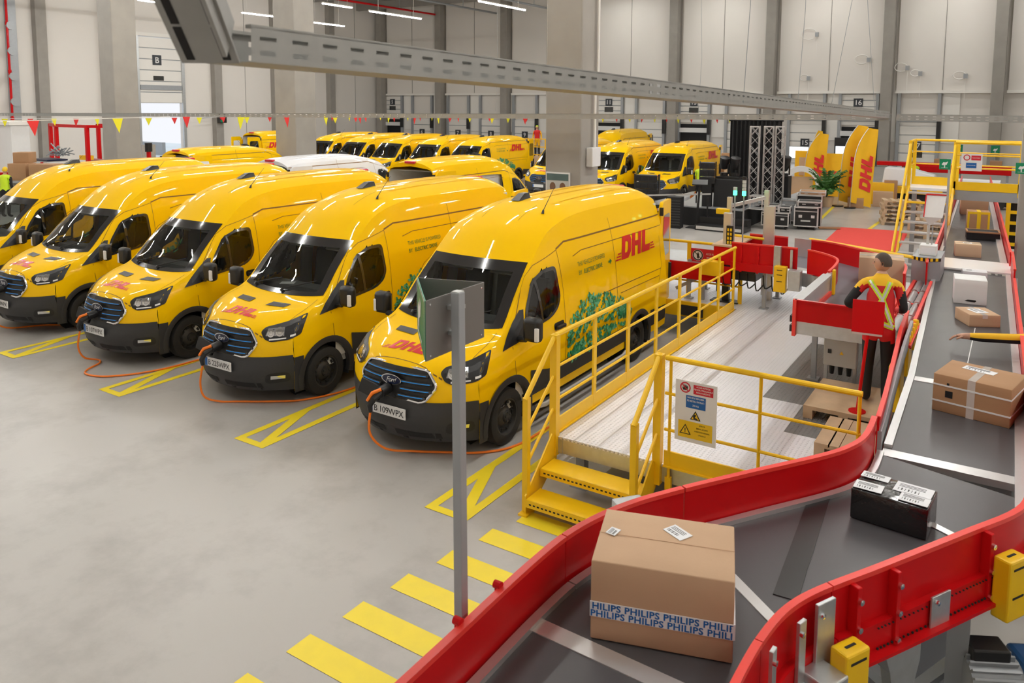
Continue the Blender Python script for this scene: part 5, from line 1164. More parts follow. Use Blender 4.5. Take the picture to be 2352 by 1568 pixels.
# green emergency signs on grey posts near the bridge
def tree_sign(m,x0,z0,s,y):
    put(m,([(x0+.45*s,z0+.1*s),(x0+.55*s,z0+.1*s),(x0+.56*s,z0+.42*s),(x0+.44*s,z0+.42*s)],[(0,1,2,3)]),lambda a,b:(a,y,b))
    put(m,([(x0+.18*s,z0+.48*s),(x0+.3*s,z0+.38*s),(x0+.7*s,z0+.45*s),(x0+.85*s,z0+.85*s),(x0+.6*s,z0+.72*s),(x0+.35*s,z0+.74*s)],[tuple(range(6))]),lambda a,b:(a,y,b)); put(m,rect(x0+.15*s,x0+.85*s,z0+.06*s,z0+.09*s),lambda a,b:(a,y,b))
for lb,x,y,zt,fl in (('green emergency sign on a thin grey post left of the belt',-1.18,17.0,2.9,0),('green emergency sign at the right edge, on the grey column',.05,16.97,2.88,1)):
    t=thing('emergency_sign',lb,'sign',(x,y,0)); MB().box(-.09,.10,-.008,.008,zt,zt+.20).build('sign_plate',GRN,t); m=MB(); tree_sign(m,-.08,zt+.02,.16,-.011); m.build('pictogram',WHT,t)
    if not fl: MB().box(.06,.10,.008,.05,.0,zt+.1).build('post',GALV,t)
    else: MB().box(-.0,.1,.008,.24,zt+.05,zt+.1).build('bracket',GALV,t)
for k,(x,z) in enumerate(((-1.95,3.15),(-.15,3.2))):
    t=thing('emergency_sign',('small green exit sign on the far wall behind the bridge, left','small green exit sign on the far wall behind the bridge, right')[k],'sign',((-3.35,-1.3)[k],58.9,1.1)); MB().box(-.24,.24,-.02,.02,0,.58).build('sign_plate',GRN,t); m=MB(); tree_sign(m,-.2,.08,.4,-.025); m.build('pictogram',WHT,t); MB().box(-.03,.03,.02,.2,-1.1,.5).build('post',STEEL,t)

# ================================================================ BACKGROUND: STAGE AND EXHIBITS
sg=thing('stage','low black stage platform with steps left of the truss towers','stage',(-8.6,28,0))
MB().box(-2.4,1.0,-2.2,2.4,.0,.62).build('stage_body',BLKM,sg); MB().box(-2.4,1.0,-2.2,2.4,.62,.66).build('stage_top',STEEL,sg)
MB().box(-.3,1.3,-3.1,-2.6,.0,.18).box(-.3,1.3,-2.6,-2.2,0,.38).build('step',BLK,sg); MB().box(-.25,1.25,-3.12,-3.10,.05,.15).build('step_edge',ALU,sg)
MB().box(1.1,2.0,.5,6.0,.45,.62).build('ramp_top',STEEL,sg); MB().box(1.15,1.95,.6,5.9,.0,.45).build('ramp_base',BLKM,sg)
gr=thing('stage_grille','dark louvred speaker block on the floor left of the stage step','speaker',(-9.75,25.0,0),.1); MB().box(-.15,.35,-.2,.2,0,1.05).build('case',BLKM,gr)
m=MB(); [m.box(-.13,.33,-.215,-.2,.1+.09*k,.14+.09*k) for k in range(10)]; m.build('louvre',DKPL,gr)['kind']='stuff'
ct=thing('stage_curtain','black curtain wall hanging behind the truss towers','curtain',(-8.05,28.7,.62))
m=MB(); n=60; m.grid(lambda i,j:(-.95+1.85*i/n,.05*sin(i*1.3)+.0,2.95*j),n+1,2); m.build('cloth',BLKM,ct,smooth=True); MB().cyl((-1,0,2.97),(.95,0,2.97),.04,n=8).build('curtain_rod',BLK,ct)
m=MB(); m.grid(lambda i,j:(-.95,.0-.035*i,2.95*j),2,2); 
for k,(x,y,lb) in enumerate(((-7.75,27.5,'silver truss tower on the stage, leftmost of the three'),(-7.38,27.9,'silver truss tower on the stage, middle of the three'),(-7.04,28.1,'silver truss tower on the stage, rightmost of the three'))):
    t=thing('truss_tower',lb,'truss',(x,y,.66),.15,'truss towers on the stage'); s=.15; H=2.75
    for a,b in ((-s,-s),(s,-s),(s,s),(-s,s)): MB().cyl((a,b,0),(a,b,H),.018,n=8).build('chord',TRUS,t)
    m=MB(); nk=8
    for q in range(nk):
        z0=H*q/nk; z1_=H*(q+1)/nk
        for (a,b),(c,d) in (((-s,-s),(s,-s)),((s,-s),(s,s)),((s,s),(-s,s)),((-s,s),(-s,-s))):
            m.cyl((a,b,z0),(c,d,z1_),.009,n=5); 
            if q%2: m.cyl((c,d,z0),(a,b,z1_),.009,n=5)
    m.build('lacing',TRUS,t)['kind']='stuff'
    MB().box(-.25,.25,-.25,.25,-.0,.02).box(-s,s,-s-.02,-s+.02,H-.04,H).build('base_plate',ALU,t)
cu=thing('wire_stool','silver framed cube seat at the foot of the truss towers','stool',(-7.3,26.5,.66)); 
for a,b in ((-.2,-.2),(.2,-.2),(.2,.2),(-.2,.2)): MB().cyl((a,b,0),(a,b,.42),.015,n=6).build('leg',ALU,cu)
MB().box(-.22,.22,-.22,.22,.42,.46).box(-.3,.3,-.3,.3,0,.02).build('seat_plate',ALU,cu)
dk=thing('dj_desk','black draped desk block on the stage behind the signal lamps','desk',(-8.3,26.5,.62)); MB().box(-.42,.5,-.35,.6,0,1.0).build('drape',BLKM,dk,bevel=.03); MB().ob((0,.1,1.04),(.8,.5,.06)).build('mixer',BLK,dk)
for k,(x,lb) in enumerate(((-8.58,'black moving head stage light, left of the pair on the black desk'),(-8.20,'black moving head stage light, right of the pair on the black desk'))):
    t=thing('stage_light',lb,'stage light',(x,26.8,1.70),0,'moving head stage lights'); MB().cyl((0,0,0),(0,0,.1),.14,n=14).build('base',BLK,t); MB().box(-.17,-.13,-.05,.05,.05,.4).box(.13,.17,-.05,.05,.05,.4).build('yoke',BLK,t); m=MB(); m.lathe((0,0,.42),(.2,-.3,1),[(0,-.18),(.13,-.18),(.16,.0),(.17,.22),(.0,.24)],16); m.build('lamp_head',BLK,t,smooth=True)
t=thing('stage_light','black moving head stage light right of the truss towers','stage light',(-7.2,29.5,1.55)); MB().box(-.3,.2,-.2,.3,-1.55,0).cyl((0,0,0),(0,0,.1),.14,n=14).build('base',BLKM,t); m=MB(); m.lathe((0,0,.45),(.2,-.2,1),[(0,-.25),(.14,-.25),(.2,.0),(.2,.28),(.0,.3)],16); m.build('lamp_head',BLK,t,smooth=True); MB().box(-.2,-.16,-.05,.05,.05,.45).box(.16,.2,-.05,.05,.05,.45).build('yoke',BLK,t)
for k,(x,y,z,lb) in enumerate(((-11.1,26.0,.92,'stack of black line array speakers before the rightmost back van'),(-8.95,26.2,1.45,'stack of black line array speakers left of the stage lights'))):
    t=thing('speaker_stack',lb,'speakers',(x,y,z),.2,None); t.scale=(1,1,1) if k==0 else (.62,.8,1)
    for q in range(3):
        m=MB(); m.prism([(-.42,-.2),(.42,-.2),(.30,.22),(-.30,.22)],lambda a,b,h:(a,b,h),.0+.25*q,.22+.25*q); e=m.build('speaker_box',BLK,t,bevel=.015); g=MB(); [g.box(-.36+.24*i,-.18+.24*i,-.215,-.2,.05+.25*q,.17+.25*q) for i in range(3)]; g.build('grille_slot',BLKM,e)['kind']='stuff'
    MB().box(-.25,.25,-.2,.2,-z,0).build('stand',BLKM,t)
    for sx in (-1,1): MB().box(sx*.43-.02,sx*.43+.02,-.1,.1,.0,.75).build('rigging_plate',BLK,t)
rb_=thing('silver_rail','long silver handrail bar on black posts in front of the back van','rail',(-10.8,24.95,0)); MB().bar((0,0,1.02),(2.2,.6,1.16),.05,.05).build('bar',ALU,rb_)
for x,y in ((.1,.03),(2.1,.57)): MB().cyl((x,y,0),(x,y,1.05),.03,n=8).build('post',BLK,rb_)
ts=thing('tablet_stand','black slanted tablet stand on the stage edge','stand',(-9.0,25.3,.0)); MB().bar((0,0,.0),(.1,0,1.5),.06,.06).box(-.3,.3,-.2,.2,0,.03).build('post',BLKM,ts); MB().ob((.1,0,1.55),(.5,.3,.04),.3,0,.5).build('tablet',BLK,ts)
tp=thing('barrier_tape','orange and white barrier tape tied across the stage front','tape',(-10.3,24.5,0)); m=MB(); n=14
m.grid(lambda i,j:(.75*i/n,2.3*i/n,.50+.10*j+.50*(i/n)**2+.03*sin(i*.9)),n+1,2); o=m.build('tape_band',[ORNG,WHT],tp)
for i,p in enumerate(o.data.polygons): p.material_index=(i//2)%2
for x,y,h_ in ((0,0,.65),(.75,2.3,1.12)): MB().cyl((x,y,0),(x,y,h_),.025,n=8).build('tape_post',BLK,tp)
# flight cases
def case(label,x,y,z,w,d,h,rz,mt=BLK,wheels=True,lid=True,group='flight cases by the stage'):
    t=thing('flight_case',label,'flight case',(x,y,z),rz,group); b=.13 if wheels else 0
    MB().box(0,w,0,d,b,b+h).build('case_body',mt,t)
    m=MB()
    for (a,c) in ((0,0),(w,0),(w,d),(0,d)): m.box(a-.018,a+.018,c-.018,c+.018,b,b+h)
    for z_ in (b,b+h): m.bar((0,0,z_),(w,0,z_),.036,.036).bar((0,d,z_),(w,d,z_),.036,.036).bar((0,0,z_),(0,d,z_),.036,.036).bar((w,0,z_),(w,d,z_),.036,.036)
    if lid: m.box(-.012,w+.012,-.012,d+.012,b+h*.78,b+h*.82)
    m.build('metal_edging',ALU,t)
    for k in (.18,.72): MB().box(w*k,w*k+.11,-.014,0,b+h*.45,b+h*.6).build('latch_plate',ALU,t)
    if wheels:
        for a in (.1,w-.1):
            for c in (.1,d-.1): MB().cyl((a-.02,c,.055),(a+.02,c,.055),.055,n=12).build('castor',RUB,t)
    return t
c=case('large black flight case with silver edging, right in front of the plant',-6.18,26.9,0,.72,.75,.62,.18); m=MB(); put(m,text('5200 W',.10,0,.003,'CENTER'),lambda a,b:(.36+a,-.006,.26+b)) if 0 else m.box(.2,.5,-.006,0,.28,.33); m.build('stencil_mark',LGRY,c)
case('flat silver edged flight case stacked on the large one',-6.1,27.0,.77,.72,.7,.16,.18,BLK,False)
case('open silver edged flight case lid behind the large case',-6.35,27.9,.0,.8,.8,1.05,.18,BLK,False)
case('brown trimmed flat tray case on the stacked cases at the back',-6.28,28.0,1.06,.82,.8,.1,.18,CARD2,False,False)
case('wide black flight case on castors left of the large one',-7.15,26.5,0,.85,.6,.42,.12)
case('slim black rack case lying on the wide flight case',-7.1,26.6,.56,.45,.5,.22,.12,BLKM,False)
case('second slim black rack case lying on the wide flight case',-6.62,26.66,.56,.34,.5,.18,.12,BLKM,False)
case('grey flight case half hidden between stage ramp and stacked cases',-6.9,28.0,.0,.6,.6,.7,.12,STEEL,True)
pb_=thing('wooden_plank','brown plank leaning out on the floor beside the large flight case','plank',(-5.2,27.6,0),.5); MB().ob((0,0,.05),(.7,.14,.06),0,0,.0).build('plank',CARD2,pb_,bevel=.01)
# palm
pl=thing('potted_palm','green potted palm in front of the yellow exhibit wall','plant',(-6.55,33.9,0)); m=MB(); m.lathe((0,0,0),(0,0,1),[(.0,0),(.22,0),(.3,.42),(.27,.42),(.2,.36),(.0,.36)],18); m.build('pot',CARDL,pl,smooth=True)
R=random.Random(5)
for k in range(40):
    a=2*pi*k/40*3.3; L=.75+.35*R.random(); up=.75+.6*R.random(); m=MB(); pts=[Vector((cos(a)*L*.75*t,sin(a)*L*.75*t,.4+up*1.5*t-1.05*t*t*(1.2-.3*up))) for t in [q/9 for q in range(10)]]
    m.tube(pts,.010,4); side_=Vector((-sin(a),cos(a),0))
    for q in range(2,10):
        for sg_ in (-1,1):
            p=pts[q-1]; d=(pts[q]-pts[q-1]).normalized(); tip=p+(d*.5+side_*sg_*.75+Vector((0,0,-.25)))*(.34*(1-.07*q)); w_=d*.11
            m.add([p-w_*.4,p+w_,tip],[(0,1,2)])
    m.build('frond',PALM,pl)
# feather flags
def flag(label,x,y,h,w_,ang,mirror=1,z0=.25):
    t=thing('feather_flag',label,'flag',(x,y,0),ang,'yellow feather banners'); n=16
    def edge(k):
        u=k/n; return Vector((w_*(.18*u+ .95*max(0,(u-.45)/.55)**2.6*.62),0,z0+(h-z0)*u))
    m=MB()
    for s in (-.012,.012):
        m.grid(lambda i,j:(lambda u:Vector((edge(i).x+(w_*(1.0+.18*u)-edge(i).x+.03)*j/6, s+.03*sin(j*1.1+i*.3), edge(i).z-.07*h*(j/6)*(1-.75*u))))(i/n),n+1,7)
    m.build('cloth',FLGY,t,smooth=True)
    MB().tube([(-.02,0,0)]+[edge(k)+Vector((-.015,0,0)) for k in range(n+1)],.014,6).build('mast',ALU,t)
    lm_=MB(); s_=h*.115
    put(lm_,logo(s_,False),lambda a,b:(w_*(.16+.22*a/h)+w_*.78-b*1.25, -.05, z0+.12*h+a*1.2)); lm_.build('flag_lettering',FLGR,t,label='red DHL lettering running up the banner')
    wb_=MB(); wb_.box(.25*w_+.06,1.25*w_-.02,-.045,-.03,z0+h*.60,z0+h*.72).build('white_band',WHT,t) if 0 else None
    MB().cyl((-.02,0,0),(-.02,0,.05),.22,n=16).build('foot',BLK,t); return t
flag('tall yellow feather banner with red letters, left of the pair',-6.15,34.3,3.35,.86,.52)
flag('tall yellow feather banner with red letters, right of the pair',-5.62,33.9,3.25,.80,.60)
flag('shorter yellow feather banner behind the palm',-8.2,37.1,2.9,.85,.5)
flag('slim yellow feather banner behind the white ring',-9.0,42.0,2.9,.45,.2)
yw=thing('exhibit_wall','yellow exhibit wall panels with screen behind the palm','exhibit wall',(-8.6,38,0))
for k in range(3): MB().box(-.2+1.05*k,.83+1.05*k,-.05,.05,0,2.05-.08*k).build('panel',FLGY,yw,bevel=.01)
MB().box(.0,.6,-.07,-.05,.9,1.75).build('pink_screen',CARDL,yw); MB().box(1.9,2.6,-.07,-.05,1.0,1.7).build('printed_notice',CARDL,yw)
m=MB(); put(m,logo(.26,False),lambda a,b:(.95+a*.9,-.06,.9+b)); m.build('wall_lettering',FLGR,yw)
rg=thing('ring_arch','white ring arch standing beside the stage','arch',(-8.05,36.0,0),.3); m=MB(); m.lathe((0,0,.62),(0,1,0),[(.62,-.12),(.86,-.12),(.86,.12),(.62,.12),(.62,-.12)],40); m.build('ring',WHT,rg,smooth=True); MB().box(-.55,.75,-.3,.3,0,.18).build('yellow_base',FLGY,rg); MB().box(-.5,.5,.1,.14,.2,1.0).build('cream_disc',CARDL,rg)
sc_=thing('display_screen','lit white screen on the wall behind the tall banners','screen',(-10.0,58.9,.25)); MB().box(-1.0,1.5,-.05,0,.0,1.7).build('frame',BLK,sc_); MB().box(-.9,1.4,-.06,-.05,.1,1.1).build('screen',SCRN,sc_); MB().box(-.05,.05,-.05,0,-.25,.0).build('stand',STEEL,sc_)
sc2=thing('display_screen','lit white screen low on the wall under door 15','screen',(-13.4,58.9,.35)); MB().box(-.7,.7,-.05,0,.0,.9).build('frame',LGRY,sc2); MB().box(-.65,.65,-.06,-.05,.05,.85).build('screen',SCRN,sc2); MB().box(-.05,.05,-.05,0,-.35,.0).build('stand',STEEL,sc2)
# dark panel, gear, boxes at the far right
R=random.Random(2)
for k,(x,y,z,w_,d_,h_,lb,mt) in enumerate(((-5.75,34.0,0,.6,.5,.42,'brown carton on the floor under the tall banners',CARD2),(-4.95,35.0,0,.75,.5,.62,'larger brown carton with open flaps right of the banners',CARD),(-4.7,36.2,.0,.5,.45,1.0,'dark brown carton behind the larger carton',CARD2),(-5.2,35.95,0,.9,.5,.9,'yellow crate behind the brown cartons',FLGY))):
    parcel(lb,x,y,z,w_,d_,h_,.15,mt,'x' if mt!=FLGY else None,[],'cartons by the banners')
for k in range(6): pallet('stacked wooden pallet behind the stair, '+['lowest','second from below','third from below','fourth from below','fifth from below','topmost'][k],-3.4+.05*(k%2),30.2,.145*k,.25,1.2,.8,group='pallet stack behind the stair')
for k in range(4): pallet('pale pallet under the stair, '+['lowest','second','third','topmost'][k],-2.35,27.6,.145*k,.1,1.0,.8,group='pallet stack under the stair')
tk=thing('tow_train','long low yellow tow trailer with white wrapped load behind the stair','trailer',(-3.6,37.2,0)); MB().box(-1.6,6.0,-.5,.5,.45,.75).build('frame',FLGY,tk,bevel=.02); MB().box(-1.5,5.9,-.4,.4,.12,.45).build('under_frame',BLKM,tk)
for x in (-1,1,3,5): MB().cyl((x,-.5,.25),(x,.5,.25),.25,n=16).build('wheel',RUB,tk)
wp=thing('wrapped_load','white film wrapped load on the yellow trailer','load',(-4.1,37.2,.75)); m=MB(); m.prism([(-.8,0),(1.3,0),(1.2,.5),(.4,.72),(-.7,.78)],lambda a,b,h:(a,h,b),-.4,.4); m.build('film_wrap',PAPR,wp,bevel=.05)
bo=thing('telescopic_boom','red telescopic boom of a loading conveyor behind the stair','boom',(-4.4,40.5,1.38)); MB().box(-1.2,2.4,-.3,.3,0,.18).build('boom',REDP,bo,bevel=.02); MB().box(1.9,2.3,-.31,-.3,.06,.12).build('white_plate',WHT,bo); MB().box(-.8,2.2,-.25,.25,-1.38,-.9).build('chassis',STEEL,bo); MB().box(-.1,.1,-.1,.1,-.9,0).build('column',STEEL,bo)
for k,(x,lb) in enumerate(((-2.0,'red low container on the far floor left of the bridge notice'),(.35,'red low container on the far floor right of the bridge notice'))):
    t=thing('red_container',lb,'container',(x-1.6,44,0)); MB().box(-1.3,1.0,-.5,.5,.9,1.3).build('tub',REDP,t,bevel=.02); MB().box(-1.2,-1.1,-.4,.4,0,.9).box(.8,.9,-.4,.4,0,.9).build('trestle',STEEL,t); MB().box(.1,.6,-.4,.4,1.3,1.55).build('carton',CARD2,t)
ta=thing('work_table','grey work table with flat sheets behind the bridge','table',(-1.0,33,0)); MB().box(-1.0,1.2,-.5,.5,1.3,1.36).build('table_top',STEEL,ta); MB().box(-.9,.5,-.4,.4,1.36,1.46).build('sheet_stack',PAPR,ta); 
for x in (-.9,1.1): MB().box(x-.03,x+.03,-.4,.4,0,1.3).build('leg',STEEL,ta)
sb=thing('stop_barrier','yellow pipe barrier in front of the red carpet','barrier',(-3.0,17.95,0)); MB().cyl((-1.05,1.35,.95),(1.45,-.6,1.08),.035,n=10).build('rail',YEL,sb); MB().cyl((-1.0,1.3,0),(-1.0,1.3,.95),.035,n=8).build('post',YEL,sb); MB().cyl((1.35,-.5,0),(1.35,-.5,1.05),.035,n=8).build('post',YEL,sb)
yr=thing('yellow_rack','yellow ladder rack with black gaps right of the belt by the column','rack',(.35,24,0)); 
for x in (-.5,.3): MB().box(x-.05,x+.05,-.05,.05,0,2.1).build('upright',YEL,yr)
for k in range(6): MB().box(-.5,.3,-.04,.04,.5+.28*k,.58+.28*k).build('rung',YEL,yr)
MB().box(-.48,.28,.1,.2,.4,2.0).build('dark_back',BLKM,yr)
# cart and cardboard near dock 9
ca=thing('picker_cart','yellow order picker cart with cardboard behind the middle row','cart',(-23.4,38.7,0)); MB().box(-.9,.9,-.5,.5,.15,.4).build('chassis',FLGY,ca,bevel=.03); MB().box(-.8,.6,-.45,.45,.4,1.2).build('carton_load',CARDL,ca); MB().box(-.8,-.2,-.46,-.45,1.2,1.5).build('red_bin',REDP,ca)
for x in (-.85,.85):
    for y in (-.45,.45): MB().box(x-.03,x+.03,y-.03,y+.03,.4,2.2).build('mast_post',FLGY,ca)
for z in (1.3,1.75,2.2): MB().bar((-.85,-.45,z),(.85,-.45,z),.05,.05).build('cage_rail',FLGY,ca)
for x in (-.6,.6): MB().cyl((x,-.5,.15),(x,.5,.15),.15,n=14).build('wheel',RUB,ca)
parcel('tall brown carton panel right of the rightmost back van',-11.2,34.5,0,1.6,.5,2.0,.1,CARD2,None,[],None)
parcel('open brown carton on a trolley left of the truss towers',-10.75,33.6,0,.9,.6,1.5,.1,CARDL,None,[],None)
# left background
fr=thing('guard_enclosure','red tubular guard frame by the left wall','frame',(-44.4,24.2,0))
for x,y in ((-4.0,0),(-1.4,-1.0),(1.8,-1.0),(3.4,0),(-1.0,1.2),(1.2,1.2)): MB().box(x-.09,x+.09,y-.09,y+.09,0,2.9).build('post',REDP,fr)
for z in (2.85,): MB().bar((-4.0,0,z),(-1.4,-1,z),.16,.16).bar((-1.4,-1,z),(1.8,-1,z),.16,.16).bar((1.8,-1,z),(3.4,0,z),.16,.16).bar((-1,1.2,z),(1.2,1.2,z),.14,.14).build('top_beam',REDP,fr)
MB().box(-1.3,1.7,-.9,-.86,.2,2.7).build('mesh_panel',CARDL,fr) if 0 else None
MB().box(-1.0,1.4,.4,.9,.0,.9).build('pale_crate',PINK,fr); MB().box(-.6,.2,-.2,.2,.9,1.15).build('yellow_tub',FLGY,fr)
cb_=thing('white_cabin','white block cabin with red corner pipe at the far left','cabin',(-38.6,18.0,0)); MB().box(-3.2,.35,-.6,.2,0,3.1).build('cabin_wall',WHT,cb_,bevel=.03); MB().box(-3.3,.45,-.7,.3,3.1,3.25).build('roof_slab',WALL2,cb_); MB().cyl((-1.25,-.75,0),(-1.35,-.75,3.5),.08,n=8).build('red_pipe',REDP,cb_); MB().box(-3.4,-2.95,-.9,-.6,0,2.9).build('yellow_side',FLGY,cb_)
cb2=thing('white_counter','low white counter block right of the white cabin','counter',(-36.3,18.2,0)); MB().box(-1.2,.5,-.5,.3,0,1.55).build('counter_body',WHT,cb2,bevel=.02); MB().box(-1.0,.55,-.55,.35,1.55,1.62).build('dark_edge',NAVY,cb2); MB().cyl((.1,-.55,0),(.1,-.55,1.5),.06,n=8).build('red_strip',REDP,cb2)
m=MB(); R=random.Random(8)
sp=thing('metal_scraps','heap of dark metal tubes on the white counter','scrap',(-36.6,18.4,1.62))
for k in range(26):
    a=R.random()*pi; m.bar((-.8+R.random()*1.2,.0+.4*R.random(),.03+.35*R.random()),(-.6+R.random()*1.5,.5*R.random(),.05+.6*R.random()),.04,.04)
m.build('tube_heap',STEEL,sp)['kind']='stuff'
for k,(x,y,z,w_,h_,lb) in enumerate(((-31.2,14.0,1.25,.7,.62,'brown carton on the left background shelf, left'),(-30.3,14.3,1.25,.95,.62,'brown carton on the left background shelf, right'),(-31.2,14.2,1.87,.55,.4,'tilted open carton above the left background shelf'))):
    parcel(lb,x,y,z,w_,.6,h_,.5 if k<2 else .7,CARD2,None,[],'cartons at the far left')
tb=thing('packing_shelf','low grey packing shelf under the left cartons','shelf',(-30.3,14.4,0),.4); MB().box(-1.4,2.0,-.2,.9,1.18,1.25).build('shelf_top',STEEL,tb); 
for x in (-1.3,1.9): MB().box(x-.04,x+.04,-.1,.8,0,1.18).build('leg',STEEL,tb)
MB().box(-2.2,-1.5,-.1,.6,1.0,1.5).build('red_tub',REDP,tb)
ch=thing('pallet_shelf','dark pallet shelf with boxes behind the red frame','shelf',(-42.4,25.8,0)); MB().box(-1.0,1.2,-.3,.5,1.0,1.08).build('shelf_top',STEEL,ch); MB().box(-.9,1.1,-.25,.4,.3,.95).build('dark_box',BLKM,ch)
for x in (-.95,1.15): MB().box(x-.05,x+.05,-.3,.5,0,1.8).build('upright',GALV,ch)
sl=thing('signal_lamp','red topped black beacon behind the front row vans','beacon',(-33.6,21.1,0)); MB().cyl((0,0,0),(0,0,1.9),.10,n=10).build('pole',REDP,sl); MB().cyl((0,0,1.9),(0,0,2.3),.16,n=12).build('black_head',BLK,sl)
cmr=thing('door_signal','small red and green signal arm beside the drive-in door','signal',(-54.2,39.6,3.0)); MB().bar((0,-1.0,.0),(0,.6,.1),.06,.06).build('arm',STEEL,cmr); MB().box(-.2,.2,.6,1.2,-.4,.3).build('head',BLK,cmr); MB().cyl((.2,.7,.0),(.26,.7,0),.15,n=12).build('red_lens',SRED,cmr); MB().cyl((.2,.7,-.25),(.26,.7,-.25),.12,n=12).build('green_lens',GRN,cmr)

# ================================================================ CABLE TRAYS, BUNTING, SIGN POLE
def tray(name,label,p0,p1,h,wd,pitch,slot,nrm_side=1,par=None):
    t=par or thing(name,label,'cable tray',tuple(p0),0,None); P0=Vector(p0);P1=Vector(p1)-P0; L=P1.length; d=P1/L; up=Vector((0,0,1)); r=d.cross(up).normalized(); up=r.cross(d)
    n=int(L/pitch)
    def side_wall(s):
        m=MB(); zs=[0,.20,.36,.62,.78,1.0]
        vs=[];fs=[];rows=[]
        xs=[]
        for k in range(n): xs += [k*pitch,k*pitch+pitch*(1-slot)/2,k*pitch+pitch*(1+slot)/2]
        xs.append(n*pitch)
        N=len(xs); m.grid(lambda i,j: d*xs[i]+r*s+up*(h*zs[j]),N,6,0,lambda i,j: not(i%3==1 and j in(1,3)))
        m.build('tray_side',TRAY,t)
    side_wall(0); side_wall(-wd)
    m=MB(); m.add([Vector((0,0,0)),d*L,d*L-r*wd,-r*wd],[(0,1,2,3)]); m.bar(up*h-r*.012,d*L+up*h-r*.012,.024,.010); m.bar(up*h-r*(wd-.012),d*L+up*h-r*(wd-.012),.024,.010); m.build('tray_floor',TRAY,t)
    return t
t1=tray('cable_tray','large slotted steel cable tray running away overhead, nearest the camera',(-1.83,1.47,4.19),(-1.79,14.0,3.90),.10,.20,.12,.5)
# short upward branch at its near end
m=MB(); m.bar((-.03,-.05,.06),(.30,-.50,.50),.012,.13); m.bar((-.19,-.05,.06),(.14,-.50,.50),.012,.13); m.bar((-.11,-.05,.0),(.22,-.50,.44),.16,.010); m.build('rising_branch',TRAY,t1)
BR=MB()
for k in range(5):
    for w_ in (-.05,.05):
        c=Vector((-.11,-.05,-.007)).lerp(Vector((.22,-.50,.433)),.12+.2*k); r=Vector((.81,.59,0))*w_; BR.bar(c+r-Vector((.03,-.041,.04)),c+r+Vector((.03,-.041,.04)),.022,.004)
BR.build('tray_slot',BLKM,t1)['kind']='stuff'
for y in (2.9,9.3): MB().box(.002,.008,y-.09,y+.09,.0-.0232*y+.01,.09-.0232*y+.01).build('splice_plate',GALV,t1)
tray('cable_tray','thin steel cable tray crossing the whole hall overhead',(-31.5,14.0,3.62),(-1.79,14.0,3.86),.10,.18,.22,.4)
tray('cable_tray','short steel cable tray continuing to the right edge overhead',(-1.70,14.0,3.86),(2.5,14.05,3.84),.10,.18,.12,.5)
# hangers: thin wires above the trays
wr=[((-1.85,6.2),4.1,9,'single'),((-1.9,8.2),4.05,10,'long'),((-1.85,11.1),4.0,6.8,'vee'),((-5.0,14.0),3.95,6.0,'left'),((-9.5,14.0),3.95,9.5,'middle')]
for k,((x,y),z0,z1_,nm) in enumerate(wr):
    t=thing('hanger_wire',['thin steel wire above the near cable tray, leftmost','long thin wire above the near cable tray, second','inverted V of thin wires above the tray with a cable clip','thin wire above the far tray at the column','thin wire above the crossing tray near the poster column'][k],'wire',(x,y,0)); m=MB()
    if nm=='vee': m.tube([(-.3,0,z0),(0,.1,6.2),(.0,.1,6.6)],.004,4).tube([(.25,0,z0),(0,.1,6.2)],.004,4); m.build('wire',STEEL,t); MB().box(-.03,.03,.07,.13,6.2,6.35).build('clip',STEEL,t); continue
    m.tube([(0,0,z0),(.04,0,z0+1),(.0,.0,z1_)],.003,4); m.build('wire',STEEL,t)
R=random.Random(4)
for k,(x,z,r_) in enumerate(((-13.2,9.3,.55),(-9.6,7.4,.45),(-13.4,6.2,.3),(-6.2,6.4,.3),(-7.1,6.8,.4),(-3.6,6.2,.35))):
    t=thing('cable_coil',['loop of pale cable high on the back wall, leftmost and largest','pale cable loop on the back wall right of the hanging V wire','small cable loop with box on the back wall above door 15','cable coil beside the wall column left of door 17','cable hanging on the back wall above door 17','small tangle of cable on the rightmost wall panel'][k],'cable',(x,59.6,z)); m=MB(); m.tube([(r_*cos(a),0,r_*.7*sin(a)) for a in [2*pi*q/18*.85 for q in range(19)]],.035,5); m.tube([(r_,0,0),(r_,0,-1.6)],.02,4); m.build('loop',WALL2,t); MB().box(r_-.12,r_+.12,-.08,.02,-.2,.1).build('junction_box',STEEL,t)
# bunting
def bunting(label,pts,n,size,shift=0):
    t=thing('bunting',label,'bunting',pts[0],0,'flag bunting'); O=Vector(pts[0]); P=[Vector(p)-O for p in pts]; 
    m=MB(); m.tube(P,.012,4); m.build('string',WHT,t)
    cum=[0]
    for a,b in zip(P,P[1:]): cum.append(cum[-1]+(b-a).length)
    for k in range(n):
        s=cum[-1]*(k+.5)/n; i=0
        while i<len(cum)-2 and cum[i+1]<s: i+=1
        f_=(s-cum[i])/(cum[i+1]-cum[i]); c=P[i].lerp(P[i+1],f_); d=(P[i+1]-P[i]).normalized()
        sz=size*(.85+.3*R.random()); sw=Vector((-d.y,d.x,0))*(R.random()-.5)*.3*sz
        a=c-d*sz*.42; b=c+d*sz*.42; tip=c+Vector((0,0,-sz))+sw; mid=(a+b)/2+Vector((0,0,-sz*.03))
        g=MB(); off=Vector((-d.y,d.x,0))*.004
        g.add([a-off,mid-off,b-off,tip-off,a+off,mid+off,b+off,tip+off],[(0,3,1),(1,3,2),(6,5,4),(4,5,7),(5,6,7)][:2]+[(4,5,7),(5,6,7),(0,1,5,4),(1,2,6,5),(0,4,7,3),(2,3,7,6)]); g.build('pennant',(FLGL,FLGR)[(k+shift)%2],t)
